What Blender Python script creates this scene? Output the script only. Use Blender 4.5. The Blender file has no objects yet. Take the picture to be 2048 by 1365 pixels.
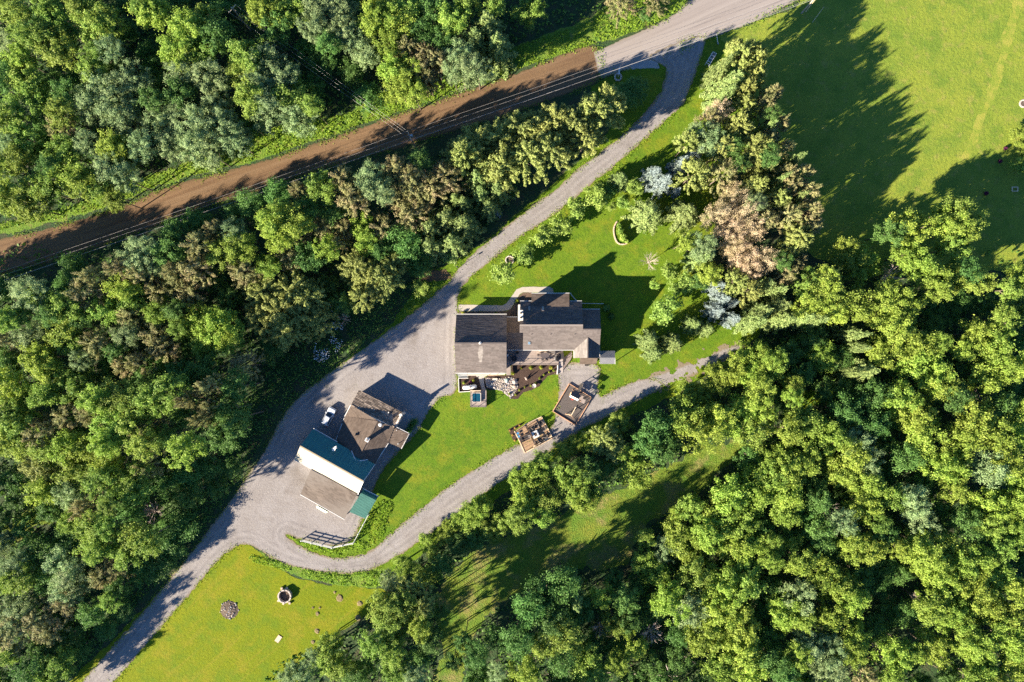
import bpy, math, random
import numpy as np
from mathutils import Vector, Matrix

sc = bpy.context.scene
H, S = 150.0, 0.11          # flying height of the camera (m), metres per photo pixel on the ground
SUN_EL, SUN_AZ = 22.5, 33.0  # elevation; heading of the shadows above +x

# ------------------------------------------------------------------ camera, sky, sun, exposure
cam = bpy.data.cameras.new('camera'); cam.sensor_width = 36; cam.lens = 36 * H / (2048 * S)
cam.clip_start = 1; cam.clip_end = 5000
co = bpy.data.objects.new('camera', cam); co.location = (0, 0, H); sc.collection.objects.link(co); sc.camera = co

w = bpy.data.worlds.new('World'); sc.world = w; w.use_nodes = True
nt = w.node_tree; bg = nt.nodes['Background']
sky = nt.nodes.new('ShaderNodeTexSky'); sky.sky_type = 'NISHITA'; sky.sun_disc = False
sky.sun_elevation = math.radians(SUN_EL); sky.sun_rotation = math.radians(270 - SUN_AZ)
sky.air_density = 1.0; sky.dust_density = 0.1; sky.ozone_density = 8.0
nt.links.new(sky.outputs[0], bg.inputs[0]); bg.inputs[1].default_value = 0.056

sl = bpy.data.lights.new('sun', 'SUN'); sl.energy = 5.0; sl.angle = math.radians(0.5); sl.color = (1.0, 0.88, 0.70)
so = bpy.data.objects.new('sun', sl); sc.collection.objects.link(so)
_e, _a = math.radians(SUN_EL), math.radians(SUN_AZ)
sun_dir = Vector((math.cos(_e) * math.cos(_a), math.cos(_e) * math.sin(_a), -math.sin(_e)))
so.rotation_euler = sun_dir.to_track_quat('-Z', 'Y').to_euler(); so.location = (-150, -100, 120)

sc.view_settings.view_transform = 'Standard'; sc.view_settings.look = 'None'
sc.view_settings.exposure = 2.1; sc.view_settings.gamma = 1; sc.view_settings.use_curve_mapping = False
sc.render.engine = 'CYCLES'
sc.cycles.max_bounces = 6; sc.cycles.diffuse_bounces = 3; sc.cycles.transmission_bounces = 4; sc.cycles.glossy_bounces = 2
sc.cycles.use_denoising = False

rng = random.Random(7); R = np.random.RandomState(11)

# ------------------------------------------------------------------ helpers
def P(px, py, z=0.0):
    """photo pixel of a point at height z -> world"""
    k = S * (H - z) / H
    return Vector(((px - 1024) * k, (682.5 - py) * k, z))

def conv(ox, oy, sc_):
    return lambda X, Y, z=0.0: (ox + X / sc_, oy + Y / sc_, z)

Z1 = conv(880, 560, 4.452); Z2 = conv(560, 740, 3.591); Z3 = conv(880, 720, 6.0235)
Z4 = conv(1005, 690, 13.65); Z5 = conv(630, 790, 8.027); Z6 = conv(1020, 570, 8.027)
ZF = conv(1010, 825, 15.164); ZP = conv(1095, 755, 13.0); ZH = conv(905, 735, 15.164)

def tag(o, label=None, cat=None, group=None, kind=None):
    if label: o['label'] = label
    if cat: o['category'] = cat
    if group: o['group'] = group
    if kind: o['kind'] = kind
    return o

def link(name, me, mat=None, parent=None, loc=(0, 0, 0), rot=0.0, scale=(1, 1, 1), kind=None):
    o = bpy.data.objects.new(name, me); sc.collection.objects.link(o)
    if mat and me and not me.materials: me.materials.append(mat)
    if parent: o.parent = parent
    o.location = loc; o.rotation_euler = (0, 0, rot); o.scale = scale
    if kind: o['kind'] = kind
    return o

def thing(name, label, cat, loc=(0, 0, 0), rot=0.0, group=None):
    o = link(name, None, None, None, loc, rot)
    o.empty_display_size = 0.3
    return tag(o, label, cat, group)

def dup(root, loc, rot=0.0, label=None, scale=None):
    r = root.copy(); sc.collection.objects.link(r); r.location = loc; r.rotation_euler = (0, 0, rot)
    if scale: r.scale = scale
    if label: r['label'] = label
    for ch in root.children:
        c = ch.copy(); sc.collection.objects.link(c); c.parent = r
        for g in ch.children:
            d = g.copy(); sc.collection.objects.link(d); d.parent = c
    return r

def np_mesh(name, V, F):
    """V (n,3), F (m,k) all the same k"""
    V = np.asarray(V, np.float32); F = np.asarray(F, np.int32)
    me = bpy.data.meshes.new(name)
    me.vertices.add(len(V)); me.vertices.foreach_set('co', V.ravel())
    k = F.shape[1]
    me.loops.add(F.size); me.loops.foreach_set('vertex_index', F.ravel())
    me.polygons.add(len(F)); me.polygons.foreach_set('loop_start', np.arange(0, F.size, k, dtype=np.int32))
    me.update(calc_edges=True); me.validate()
    return me

class MB:
    def __init__(s): s.v = []; s.f = []
    def add(s, vs, fs):
        b = len(s.v); s.v += [tuple(v) for v in vs]; s.f += [tuple(i + b for i in f) for f in fs]; return s
    def box(s, c, size, rot=0.0):
        cx, cy, cz = c; a, b, d = size[0] / 2, size[1] / 2, size[2] / 2; cr, sr = math.cos(rot), math.sin(rot)
        vs = []
        for z in (-d, d):
            for x, y in ((-a, -b), (a, -b), (a, b), (-a, b)):
                vs.append((cx + x * cr - y * sr, cy + x * sr + y * cr, cz + z))
        return s.add(vs, [(3, 2, 1, 0), (4, 5, 6, 7), (0, 1, 5, 4), (1, 2, 6, 5), (2, 3, 7, 6), (3, 0, 4, 7)])
    def beam(s, p0, p1, wd, ht):
        p0, p1 = Vector(p0), Vector(p1); d = (p1 - p0).normalized()
        up = Vector((0, 0, 1)) if abs(d.z) < 0.95 else Vector((0, 1, 0))
        a = d.cross(up).normalized() * wd / 2; b = a.cross(d).normalized() * ht / 2
        vs = [p + sa * a + sb * b for p in (p0, p1) for sa, sb in ((-1, -1), (1, -1), (1, 1), (-1, 1))]
        return s.add(vs, [(3, 2, 1, 0), (4, 5, 6, 7), (0, 1, 5, 4), (1, 2, 6, 5), (2, 3, 7, 6), (3, 0, 4, 7)])
    def tube(s, p0, p1, r0, r1=None, n=8):
        p0, p1 = Vector(p0), Vector(p1); r1 = r0 if r1 is None else r1; d = (p1 - p0).normalized()
        up = Vector((0, 0, 1)) if abs(d.z) < 0.95 else Vector((0, 1, 0))
        a = d.cross(up).normalized(); b = a.cross(d)
        vs = [p + r * (math.cos(t) * a + math.sin(t) * b) for p, r in ((p0, r0), (p1, r1)) for t in [2 * math.pi * i / n for i in range(n)]]
        return s.add(vs, [(i, (i + 1) % n, n + (i + 1) % n, n + i) for i in range(n)] + [tuple(range(n - 1, -1, -1)), tuple(range(n, 2 * n))])
    def prism(s, pts, z0, z1):
        n = len(pts)
        ar = sum(pts[i][0] * pts[(i + 1) % n][1] - pts[(i + 1) % n][0] * pts[i][1] for i in range(n))
        if ar < 0: pts = pts[::-1]
        vs = [(p[0], p[1], z0) for p in pts] + [(p[0], p[1], z1) for p in pts]
        return s.add(vs, [tuple(range(n - 1, -1, -1)), tuple(range(n, 2 * n))] + [(i, (i + 1) % n, n + (i + 1) % n, n + i) for i in range(n)])
    def lathe(s, prof, n=16, c=(0, 0, 0)):
        vs = [(c[0] + r * math.cos(2 * math.pi * i / n), c[1] + r * math.sin(2 * math.pi * i / n), c[2] + z) for r, z in prof for i in range(n)]
        fs = [(k * n + i, k * n + (i + 1) % n, (k + 1) * n + (i + 1) % n, (k + 1) * n + i) for k in range(len(prof) - 1) for i in range(n)]
        return s.add(vs, fs)
    def slab(s, W, th):
        """prism hanging th below the (roughly planar) polygon W"""
        n = newell(W)
        if n.z < 0: W = W[::-1]; n = -n
        k = len(W); vs = list(W) + [p - n * th for p in W]
        return s.add(vs, [tuple(range(k)), tuple(range(2 * k - 1, k - 1, -1))] + [(i, k + i, k + (i + 1) % k, (i + 1) % k) for i in range(k)])
    def build(s, name, mat, parent=None, kind=None, smooth=False):
        off = parent_world(parent) if parent else Vector((0, 0, 0))
        me = bpy.data.meshes.new(name)
        me.from_pydata([tuple(Vector(v) - off) for v in s.v], [], s.f); me.update()
        if smooth: me.polygons.foreach_set('use_smooth', [True] * len(me.polygons))
        return link(name, me, mat, parent, kind=kind)

def parent_world(o):
    v = Vector((0, 0, 0))
    while o: v = v + o.location; o = o.parent
    return v

def newell(W):
    n = Vector((0, 0, 0))
    for i in range(len(W)):
        a, b = W[i], W[(i + 1) % len(W)]
        n += Vector(((a.y - b.y) * (a.z + b.z), (a.z - b.z) * (a.x + b.x), (a.x - b.x) * (a.y + b.y)))
    return n.normalized()

# ------------------------------------------------------------------ materials
def _nodes(name):
    m = bpy.data.materials.new(name); m.use_nodes = True
    t = m.node_tree; b = t.nodes['Principled BSDF']
    return m, t, b

def _noise(t, vec, scale, detail=4, rough=0.6):
    n = t.nodes.new('ShaderNodeTexNoise'); n.inputs['Scale'].default_value = scale
    n.inputs['Detail'].default_value = detail; n.inputs['Roughness'].default_value = rough
    t.links.new(vec, n.inputs['Vector']); return n.outputs['Fac']

def _mix(t, fac, a, b, mode='MIX'):
    n = t.nodes.new('ShaderNodeMix'); n.data_type = 'RGBA'; n.blend_type = mode
    for k, v in ((0, fac), (6, a), (7, b)):
        if isinstance(v, (int, float)): n.inputs[k].default_value = v
        elif isinstance(v, tuple): n.inputs[k].default_value = (*v, 1)
        else: t.links.new(v, n.inputs[k])
    return n.outputs[2]

def _range(t, v, a, b, c=0.0, d=1.0):
    n = t.nodes.new('ShaderNodeMapRange'); t.links.new(v, n.inputs[0])
    for i, x in enumerate((a, b, c, d)): n.inputs[i + 1].default_value = x
    return n.outputs[0]

def mat(name, c1, c2=None, scale=1.0, rough=0.8, spec=0.25, metal=0.0, layers=(), bump=(), island=0.0, stretch=None, edge=None, coat=0.0, tracks=None):
    """layers: (colour, scale, lo, hi, amount) noise-masked colour variation; bump: (scale, distance)"""
    m, t, b = _nodes(name)
    g = t.nodes.new('ShaderNodeNewGeometry'); vec = g.outputs['Position']
    if stretch:
        mp = t.nodes.new('ShaderNodeMapping'); mp.vector_type = 'TEXTURE'
        mp.inputs['Rotation'].default_value = (0, 0, math.radians(stretch[0])); mp.inputs['Scale'].default_value = (stretch[1], 1, 1)
        t.links.new(vec, mp.inputs[0]); svec = mp.outputs[0]
    else: svec = vec
    col = _mix(t, _range(t, _noise(t, svec, scale), 0.35, 0.65), c1, c2 or c1)
    for i, (c, s_, lo, hi, am) in enumerate(layers):
        col = _mix(t, _range(t, _noise(t, vec if s_ > 0 else svec, abs(s_), 5), lo, hi, 0, am), col, c)
    if tracks or edge:
        at = t.nodes.new('ShaderNodeAttribute'); at.attribute_name = 'edge'
    if tracks:   # wheel tracks that follow the edge of the road
        for d0, wd, c, am in tracks:
            sb = t.nodes.new('ShaderNodeMath'); sb.operation = 'SUBTRACT'; t.links.new(at.outputs['Fac'], sb.inputs[0]); sb.inputs[1].default_value = d0
            ab = t.nodes.new('ShaderNodeMath'); ab.operation = 'ABSOLUTE'; t.links.new(sb.outputs[0], ab.inputs[0])
            f = _range(t, ab.outputs[0], wd, 0, 0, am)
            ml = t.nodes.new('ShaderNodeMath'); ml.operation = 'MULTIPLY'; t.links.new(f, ml.inputs[0]); t.links.new(_range(t, _noise(t, vec, 0.35, 5), 0.35, 0.6), ml.inputs[1])
            col = _mix(t, ml.outputs[0], col, c)
    if edge:
        c, wd = edge
        ad = t.nodes.new('ShaderNodeMath'); ad.operation = 'MULTIPLY_ADD'
        t.links.new(_noise(t, vec, 1.3, 5), ad.inputs[0]); ad.inputs[1].default_value = -2.2 * wd; t.links.new(at.outputs['Fac'], ad.inputs[2])
        col = _mix(t, _range(t, ad.outputs[0], -0.9 * wd, 0.3 * wd, 0.9, 0.0), col, c)
    if island:
        v = t.nodes.new('ShaderNodeHueSaturation'); t.links.new(col, v.inputs['Color'])
        t.links.new(_range(t, g.outputs['Random Per Island'], 0, 1, 1 - island, 1 + island), v.inputs['Value']); col = v.outputs[0]
    t.links.new(col, b.inputs['Base Color'])
    b.inputs['Roughness'].default_value = rough; b.inputs['Metallic'].default_value = metal
    b.inputs['Specular IOR Level'].default_value = spec; b.inputs['Coat Weight'].default_value = coat
    prev = None
    for s_, d in bump:
        bn = t.nodes.new('ShaderNodeBump'); bn.inputs['Distance'].default_value = d; bn.inputs['Strength'].default_value = 1
        t.links.new(_noise(t, vec, s_, 3), bn.inputs['Height'])
        if prev: t.links.new(prev, bn.inputs['Normal'])
        prev = bn.outputs[0]
    if prev: t.links.new(prev, b.inputs['Normal'])
    return m

def leaf_mat(name, ca, cb, trans=0.3, hue=0.02, val=0.25, dry=None):
    m, t, b = _nodes(name)
    g = t.nodes.new('ShaderNodeNewGeometry'); oi = t.nodes.new('ShaderNodeObjectInfo'); tc = t.nodes.new('ShaderNodeTexCoord')
    col = _mix(t, g.outputs['Random Per Island'], ca, cb)
    col = _mix(t, _range(t, _noise(t, tc.outputs['Object'], 1.7, 3), 0.45, 0.62, 0, 0.55), col, tuple(x * 1.25 for x in cb))
    if dry: col = _mix(t, _range(t, _noise(t, tc.outputs['Object'], 1.1, 4), 0.48, 0.6, 0, 0.8), col, dry)
    h = t.nodes.new('ShaderNodeHueSaturation'); t.links.new(col, h.inputs['Color'])
    t.links.new(_range(t, oi.outputs['Random'], 0, 1, 0.5 - hue, 0.5 + hue), h.inputs['Hue'])
    mm = t.nodes.new('ShaderNodeMath'); mm.operation = 'FRACT'
    m2 = t.nodes.new('ShaderNodeMath'); m2.operation = 'MULTIPLY'; t.links.new(oi.outputs['Random'], m2.inputs[0]); m2.inputs[1].default_value = 7.31
    t.links.new(m2.outputs[0], mm.inputs[0])
    t.links.new(_range(t, mm.outputs[0], 0, 1, 1 - val, 1 + val), h.inputs['Value'])
    b.inputs['Roughness'].default_value = 0.6; b.inputs['Specular IOR Level'].default_value = 0.25
    t.links.new(h.outputs[0], b.inputs['Base Color'])
    tr = t.nodes.new('ShaderNodeBsdfTranslucent'); t.links.new(h.outputs[0], tr.inputs[0])
    mx = t.nodes.new('ShaderNodeMixShader'); mx.inputs[0].default_value = trans
    t.links.new(b.outputs[0], mx.inputs[1]); t.links.new(tr.outputs[0], mx.inputs[2])
    t.links.new(mx.outputs[0], t.nodes['Material Output'].inputs[0])
    return m

MT = dict(
    forest=mat('forest floor', (.022, .05, .018), (.045, .06, .024), 0.5, .95, layers=(((.06, .045, .03), .25, .5, .65, .6), ((.03, .075, .02), 2.2, .5, .6, .6)), bump=((2.5, .25),)),
    lawn=mat('mown lawn', (.078, .150, .009), (.115, .180, .011), 0.12, .9, .1, stretch=(38, 9), layers=(((.17, .18, .014), .22, .5, .64, .75), ((.055, .115, .010), .55, .5, .62, .6), ((.13, .185, .014), -.55, .5, .58, .4), ((.20, .165, .04), .9, .6, .72, .5), ((.05, .10, .012), 3.2, .5, .62, .55), ((.19, .18, .05), 5.5, .58, .68, .45)), bump=((7.0, .10), (1.6, .08))),
    lawn2=mat('yellowing lawn', (.130, .165, .006), (.170, .190, .008), 0.09, .9, .1, layers=(((.10, .16, .010), .25, .48, .62, .75), ((.225, .19, .018), .14, .52, .66, .7), ((.21, .19, .02), -.8, .56, .64, .45), ((.085, .13, .010), 2.6, .5, .62, .5), ((.26, .21, .06), 4.5, .6, .7, .45)), stretch=(42, 16), bump=((7.0, .10), (1.6, .08))),
    field=mat('hay field', (.150, .205, .026), (.195, .230, .030), 0.10, .9, .1, layers=(((.105, .17, .022), .22, .48, .62, .75), ((.235, .22, .055), .5, .54, .68, .6), ((.085, .14, .028), 1.9, .54, .64, .6), ((.25, .22, .08), 3.5, .6, .7, .4)), bump=((6.0, .13), (1.3, .12))),
    meadow=mat('rough meadow', (0.085, 0.156, 0.019), (0.150, 0.175, 0.025), 0.25, .9, .1, layers=(((0.226, 0.175, 0.076), .18, .5, .62, .65), ((0.066, 0.133, 0.021), 1.6, .5, .62, .6)), bump=((4.0, .2), (1.0, .15))),
    verge=mat('verge soil and grass', (0.078, 0.156, 0.019), (0.130, 0.195, 0.021), 0.5, .95, layers=(((0.208, 0.156, 0.065), .8, .55, .68, .6),), bump=((3.5, .22),)),
    gravel=mat('driveway gravel', (0.216, 0.195, 0.185), (0.257, 0.237, 0.231), 0.25, .95, .1, layers=(((0.174, 0.152, 0.141), .5, .5, .66, .6), ((0.302, 0.282, 0.274), 2.4, .52, .66, .5), ((0.136, 0.115, 0.098), .11, .56, .68, .55), ((0.105, 0.115, 0.055), .28, .64, .72, .4)), bump=((9.0, .05), (2.5, .04)), edge=((0.181, 0.145, 0.094), .35), tracks=((1.5, .45, (0.144, 0.134, 0.133), .5), (2.9, .4, (0.150, 0.137, 0.137), .5), (2.2, .3, (0.317, 0.297, 0.289), .3))),
    dirt=mat('dirt road earth', (0.139, 0.087, 0.048), (0.178, 0.112, 0.063), 0.5, .95, .1, stretch=(19, 30), layers=(((0.102, 0.060, 0.035), -1.2, .5, .62, .6), ((0.197, 0.132, 0.081), -.7, .54, .66, .6), ((0.119, 0.092, 0.066), 1.6, .55, .7, .4)), bump=((6.0, .05), (1.5, .05)), edge=((0.102, 0.074, 0.039), .4)),
    paved=mat('worn road surface', (0.236, 0.204, 0.186), (0.270, 0.237, 0.216), 0.35, .9, .2, stretch=(24, 25), layers=(((0.188, 0.162, 0.149), -.8, .5, .62, .6), ((0.299, 0.264, 0.247), 2.0, .55, .7, .4)), bump=((7.0, .02),), edge=((0.188, 0.158, 0.119), .3)),
    concrete=mat('pale concrete', (0.337, 0.299, 0.260), (0.383, 0.345, 0.302), 1.2, .85, .2, layers=(((0.284, 0.248, 0.214), .6, .55, .7, .5),), bump=((20, .01),)),
    pad=mat('grey concrete', (0.243, 0.249, 0.249), (0.284, 0.291, 0.291), .8, .85, .2, layers=(((0.203, 0.203, 0.203), 2.2, .5, .65, .5),), bump=((12, .015),)),
    mulch=mat('dark bark mulch', (.045, .028, .022), (.075, .05, .04), 6, .95, .1, layers=(((.12, .085, .065), 9, .56, .66, .6),), bump=((11, .09),)),
    rubber=mat('dark chipped mulch', (.075, .065, .06), (.115, .10, .095), 7, .95, .1, layers=(((.18, .155, .145), 10, .56, .66, .6),), bump=((12, .07),)),
    patio=mat('tan stamped patio', (0.275, 0.180, 0.111), (0.329, 0.221, 0.141), 2.0, .85, .2, layers=(((0.214, 0.131, 0.077), 4, .5, .62, .6),), bump=((9, .03),)),
    shingle=mat('brown grey shingles', (0.098, 0.081, 0.075), (0.121, 0.104, 0.097), 2.5, .9, .2, island=.2, layers=(((0.067, 0.057, 0.054), .35, .55, .7, .45),), bump=((24, .01),)),
    shingle_brown=mat('brown shingles', (0.096, 0.071, 0.056), (0.119, 0.091, 0.072), 1.5, .9, .2, island=.2, layers=(((0.069, 0.050, 0.039), .5, .52, .66, .6),), bump=((24, .01),)),
    shingle_grazed=mat('shingles streaked by painted light', (0.111, 0.085, 0.068), (0.289, 0.230, 0.178), 1.3, .9, .15, island=.42, layers=(((0.085, 0.068, 0.055), 1.4, .5, .6, .6),), bump=((24, .012),)),  # pale streaks of grazing sun painted into the shingle colour
    shingle_lean=mat('weathered lean-to shingles', (0.113, 0.090, 0.075), (0.146, 0.119, 0.099), .8, .9, .15, island=.2, stretch=(-60, 8), layers=(((0.059, 0.045, 0.035), -1.1, .56, .66, .7),), bump=((24, .01),)),
    roofdeck=mat('roof deck edge', (.14, .12, .105), rough=.9),
    green_metal=mat('green metal roofing', (.012, .13, .125), (.015, .15, .14), .6, .42, .5, layers=(((.02, .10, .10), .5, .5, .66, .4),)),
    green_rib=mat('green corrugated metal', (0.024, 0.115, 0.093), (0.031, 0.132, 0.109), .6, .5, .4),
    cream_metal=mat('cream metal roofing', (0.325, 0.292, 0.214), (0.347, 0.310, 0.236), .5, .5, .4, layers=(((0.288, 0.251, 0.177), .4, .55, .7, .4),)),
    grey_rib=mat('grey corrugated metal', (0.153, 0.153, 0.167), (0.189, 0.189, 0.203), .6, .5, .4),
    white=mat('white painted trim', (0.597, 0.589, 0.566), (0.551, 0.543, 0.527), 1.5, .6, .3),
    siding=mat('pale siding', (0.474, 0.444, 0.390), (0.513, 0.482, 0.428), .7, .7, .3),
    stucco=mat('cream stucco', (0.535, 0.490, 0.413), (0.573, 0.527, 0.459), 1.5, .85, .2, bump=((15, .02),)),
    zinc=mat('pale zinc streak', (0.230, 0.204, 0.187), (0.187, 0.166, 0.149), 2, .6, .3, layers=(((0.119, 0.102, 0.089), 1.5, .5, .64, .8),)),
    glass=mat('skylight glass', (.10, .16, .22), rough=.08, spec=.6),
    carglass=mat('car glass', (.012, .02, .025), rough=.06, spec=.6),
    carpaint=mat('pale silver paint', (.58, .60, .62), rough=.28, spec=.5, metal=.1, coat=.6),
    rubber_black=mat('black rubber', (.02, .02, .02), rough=.8),
    dark=mat('dark charcoal plastic', (.025, .022, .024), (.04, .036, .036), 6, .6, .3),
    iron=mat('dark bronze metal', (.06, .05, .055), (.09, .075, .075), 6, .5, .4),
    deck=mat('grey deck boards', (0.238, 0.191, 0.169), (0.288, 0.238, 0.212), 1.2, .8, .2, island=.12, bump=((18, .01),)),
    wood=mat('reddish tan timber', (.42, .235, .135), (.50, .30, .185), 2, .75, .25, bump=((14, .015),)),
    lightwood=mat('pale timber', (.62, .47, .31), (.7, .55, .38), 2, .75, .25, bump=((14, .015),)),
    brownwood=mat('brown stained timber', (.11, .065, .045), (.16, .10, .07), 2, .75, .25, bump=((14, .015),)),
    canvas=mat('tan canvas', (.62, .42, .24), (.68, .5, .31), 2, .9, .1),
    blue=mat('blue cushion', (.03, .17, .36), (.04, .21, .42), 3, .8, .2),
    water=mat('hot tub water', (.006, .045, .075), (.008, .06, .10), 2, .06, .6, bump=((5, .03),)),
    acrylic=mat('tub rim acrylic', (.50, .45, .40), rough=.35),
    stone=mat('field stone', (.36, .30, .26), (.52, .46, .41), 3, .85, .2, island=.35, bump=((6, .06),)),
    stone_teal=mat('pale green stone', (.34, .46, .40), (.42, .53, .46), 3, .85, .2, bump=((6, .05),)),
    stone_tan=mat('tan round stone', (.50, .37, .27), (.56, .43, .33), 3, .85, .2, bump=((6, .05),)),
    ash=mat('ash and char', (.07, .055, .045), (.16, .12, .09), 5, .95, .1, bump=((8, .08),)),
    soil=mat('bare tan soil', (0.223, 0.176, 0.095), (0.167, 0.130, 0.067), 3, .95, .1, bump=((7, .06),)),
    polewood=mat('weathered pole wood', (.30, .26, .22), (.36, .32, .28), 3, .85, .2),
    wire=mat('bright aluminium wire', (0.390, 0.372, 0.360), rough=.5, spec=.4),
    transformer=mat('grey blue can', (.42, .48, .52), rough=.5),
    bark=mat('tree bark', (.10, .08, .06), (.16, .13, .10), 4, .9, .1, bump=((10, .03),)),
    palebark=mat('pale dead wood', (.38, .30, .27), (.48, .39, .35), 4, .9, .1),
    red=mat('red plastic', (.35, .03, .02), rough=.4),
    palegreen=mat('pale green panel', (.50, .56, .42), (.45, .52, .38), 1.5, .7, .2),
    hot=mat('grey panel glass', (.12, .14, .16), rough=.15, spec=.5),
    flowers=mat('white petals', (.75, .75, .78), rough=.8),
)
LM = dict(
    y=leaf_mat('lime leaves', (.170, .280, .034), (.330, .425, .075), .46, .014, .16),
    m=leaf_mat('mid green leaves', (.145, .255, .036), (.285, .380, .076), .44, .016, .18),
    g=leaf_mat('grey green leaves', (.165, .260, .100), (.305, .390, .175), .40, .014, .16),
    d=leaf_mat('shade darkened leaves', (.070, .165, .034), (.125, .235, .055), .40, .012, .2),  # darker copy of the mid green: shade painted into the leaf colour
    p=leaf_mat('olive pine needles', (.175, .225, .052), (.345, .380, .115), .34, .012, .14),
    o=leaf_mat('brownish pine needles', (.185, .200, .070), (.35, .345, .150), .34, .012, .16, dry=(.33, .26, .145)),
    s=leaf_mat('spruce needles', (.125, .200, .058), (.275, .345, .115), .32, .012, .16),
    b=leaf_mat('blue spruce needles', (.17, .23, .235), (.30, .36, .355), .25, .01, .1, dry=(.22, .28, .22)),
    t=leaf_mat('tan dry needles', (.40, .31, .19), (.54, .43, .28), .3, .01, .08, dry=(.34, .30, .15)),
    q=leaf_mat('young lime leaves', (.20, .33, .055), (.36, .47, .11), .46, .012, .12),
    weeds=leaf_mat('bright weeds', (.17, .30, .022), (.30, .40, .038), .46, .014, .12),
    under=leaf_mat('undergrowth leaves', (.060, .15, .026), (.13, .23, .040), .38, .014, .2),
    bed=leaf_mat('yellow green shrub leaves', (.16, .21, .02), (.30, .33, .04), .35, .02, .15),
    amber=leaf_mat('amber grass blades', (.33, .2, .04), (.5, .33, .08), .3, .02, .15),
    purple=leaf_mat('purple leaves', (.07, .01, .035), (.12, .02, .06), .3, .02, .15),
)

# ------------------------------------------------------------------ ground sheets
_lat = R.rand(256, 256)
def vnoise(x, y, s, seed=0):
    x = x * s + seed * 17.3; y = y * s + seed * 9.1
    xi = np.floor(x).astype(int); yi = np.floor(y).astype(int); fx = x - xi; fy = y - yi
    fx = fx * fx * (3 - 2 * fx); fy = fy * fy * (3 - 2 * fy)
    a = _lat[xi % 256, yi % 256]; b = _lat[(xi + 1) % 256, yi % 256]; c = _lat[xi % 256, (yi + 1) % 256]; d = _lat[(xi + 1) % 256, (yi + 1) % 256]
    return (a * (1 - fx) + b * fx) * (1 - fy) + (c * (1 - fx) + d * fx) * fy - 0.5

def smooth(pts, n=5):
    out = []; k = len(pts)
    for i in range(k):
        p0, p1, p2, p3 = (np.array(pts[(i + j - 1) % k][:2], float) for j in range(4))
        for q in range(n):
            t = q / n
            out.append(tuple(0.5 * ((2 * p1) + (-p0 + p2) * t + (2 * p0 - 5 * p1 + 4 * p2 - p3) * t * t + (-p0 + 3 * p1 - 3 * p2 + p3) * t ** 3)))
    return out

def sdf(X, Y, poly):
    d2 = np.full(X.shape, 1e18); ins = np.zeros(X.shape, bool); k = len(poly)
    for i in range(k):
        ax, ay = poly[i]; bx, by = poly[(i + 1) % k]; ex, ey = bx - ax, by - ay; L = ex * ex + ey * ey + 1e-12
        t = np.clip(((X - ax) * ex + (Y - ay) * ey) / L, 0, 1)
        d2 = np.minimum(d2, (X - ax - t * ex) ** 2 + (Y - ay - t * ey) ** 2)
        c = ((ay > Y) != (by > Y))
        if ey != 0: ins ^= c & (X < ex * (Y - ay) / ey + ax)
    return np.where(ins, 1, -1) * np.sqrt(d2)

def world_poly(px, sm=True):
    q = smooth(px) if sm else px
    return [tuple(P(a, b)[:2]) for a, b in [p[:2] for p in q]]

def sheet(name, polys, z, cell, amp, material, nscale=0.8, label=None, kind='structure', cut=()):
    """one sheet of ground: the outline is roughened and meshed by marching squares"""
    W = [world_poly(p, s) for p, s in polys]
    xs = [p[0] for q in W for p in q]; ys = [p[1] for q in W for p in q]
    x0, x1, y0, y1 = min(xs) - 2, max(xs) + 2, min(ys) - 2, max(ys) + 2
    nx, ny = int((x1 - x0) / cell) + 2, int((y1 - y0) / cell) + 2
    X, Y = np.meshgrid(x0 + np.arange(nx) * cell, y0 + np.arange(ny) * cell)
    D = np.full(X.shape, -1e9)
    for q in W: D = np.maximum(D, sdf(X, Y, q))
    for p, s in cut: D = np.minimum(D, -sdf(X, Y, world_poly(p, s)))
    E = D + amp * (vnoise(X, Y, nscale, 1) + 0.7 * vnoise(X, Y, nscale * 2.7, 2) + 0.5 * vnoise(X, Y, nscale * 7, 3))
    V = []; EV = []; idx = {}
    def gv(i, j):
        k = (i, j)
        if k not in idx: idx[k] = len(V); V.append((X[i, j], Y[i, j], z)); EV.append(D[i, j])
        return idx[k]
    def ev(a, b):
        k = (a, b) if a < b else (b, a)
        if k not in idx:
            ea, eb = E[k[0]], E[k[1]]; t = ea / (ea - eb)
            idx[k] = len(V); EV.append(0.0)
            V.append((X[k[0]] + t * (X[k[1]] - X[k[0]]), Y[k[0]] + t * (Y[k[1]] - Y[k[0]]), z))
        return idx[k]
    I = E > 0; F = []
    cnt = I[:-1, :-1].astype(int) + I[1:, :-1] + I[:-1, 1:] + I[1:, 1:]
    for i, j in np.argwhere(cnt > 0):
        cs = [(i, j), (i, j + 1), (i + 1, j + 1), (i + 1, j)]
        if cnt[i, j] == 4: F.append([gv(*c) for c in cs]); continue
        f = []
        for a, b in zip(cs, cs[1:] + cs[:1]):
            if I[a]: f.append(gv(*a))
            if I[a] != I[b]: f.append(ev(a, b))
        if len(f) >= 3: F.append(f)
    me = bpy.data.meshes.new(name); me.from_pydata(V, [], F)
    at = me.attributes.new('edge', 'FLOAT', 'POINT'); at.data.foreach_set('value', np.array(EV, np.float32)); me.update()
    o = link(name, me, material, kind=kind)
    if label: o['label'] = label
    return o

gd = MB(); gd.add([(-1500, -1500, 0), (1500, -1500, 0), (1500, 1500, 0), (-1500, 1500, 0)], [(0, 1, 2, 3)])
gd.build('ground', MT['forest'], kind='structure')

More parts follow.
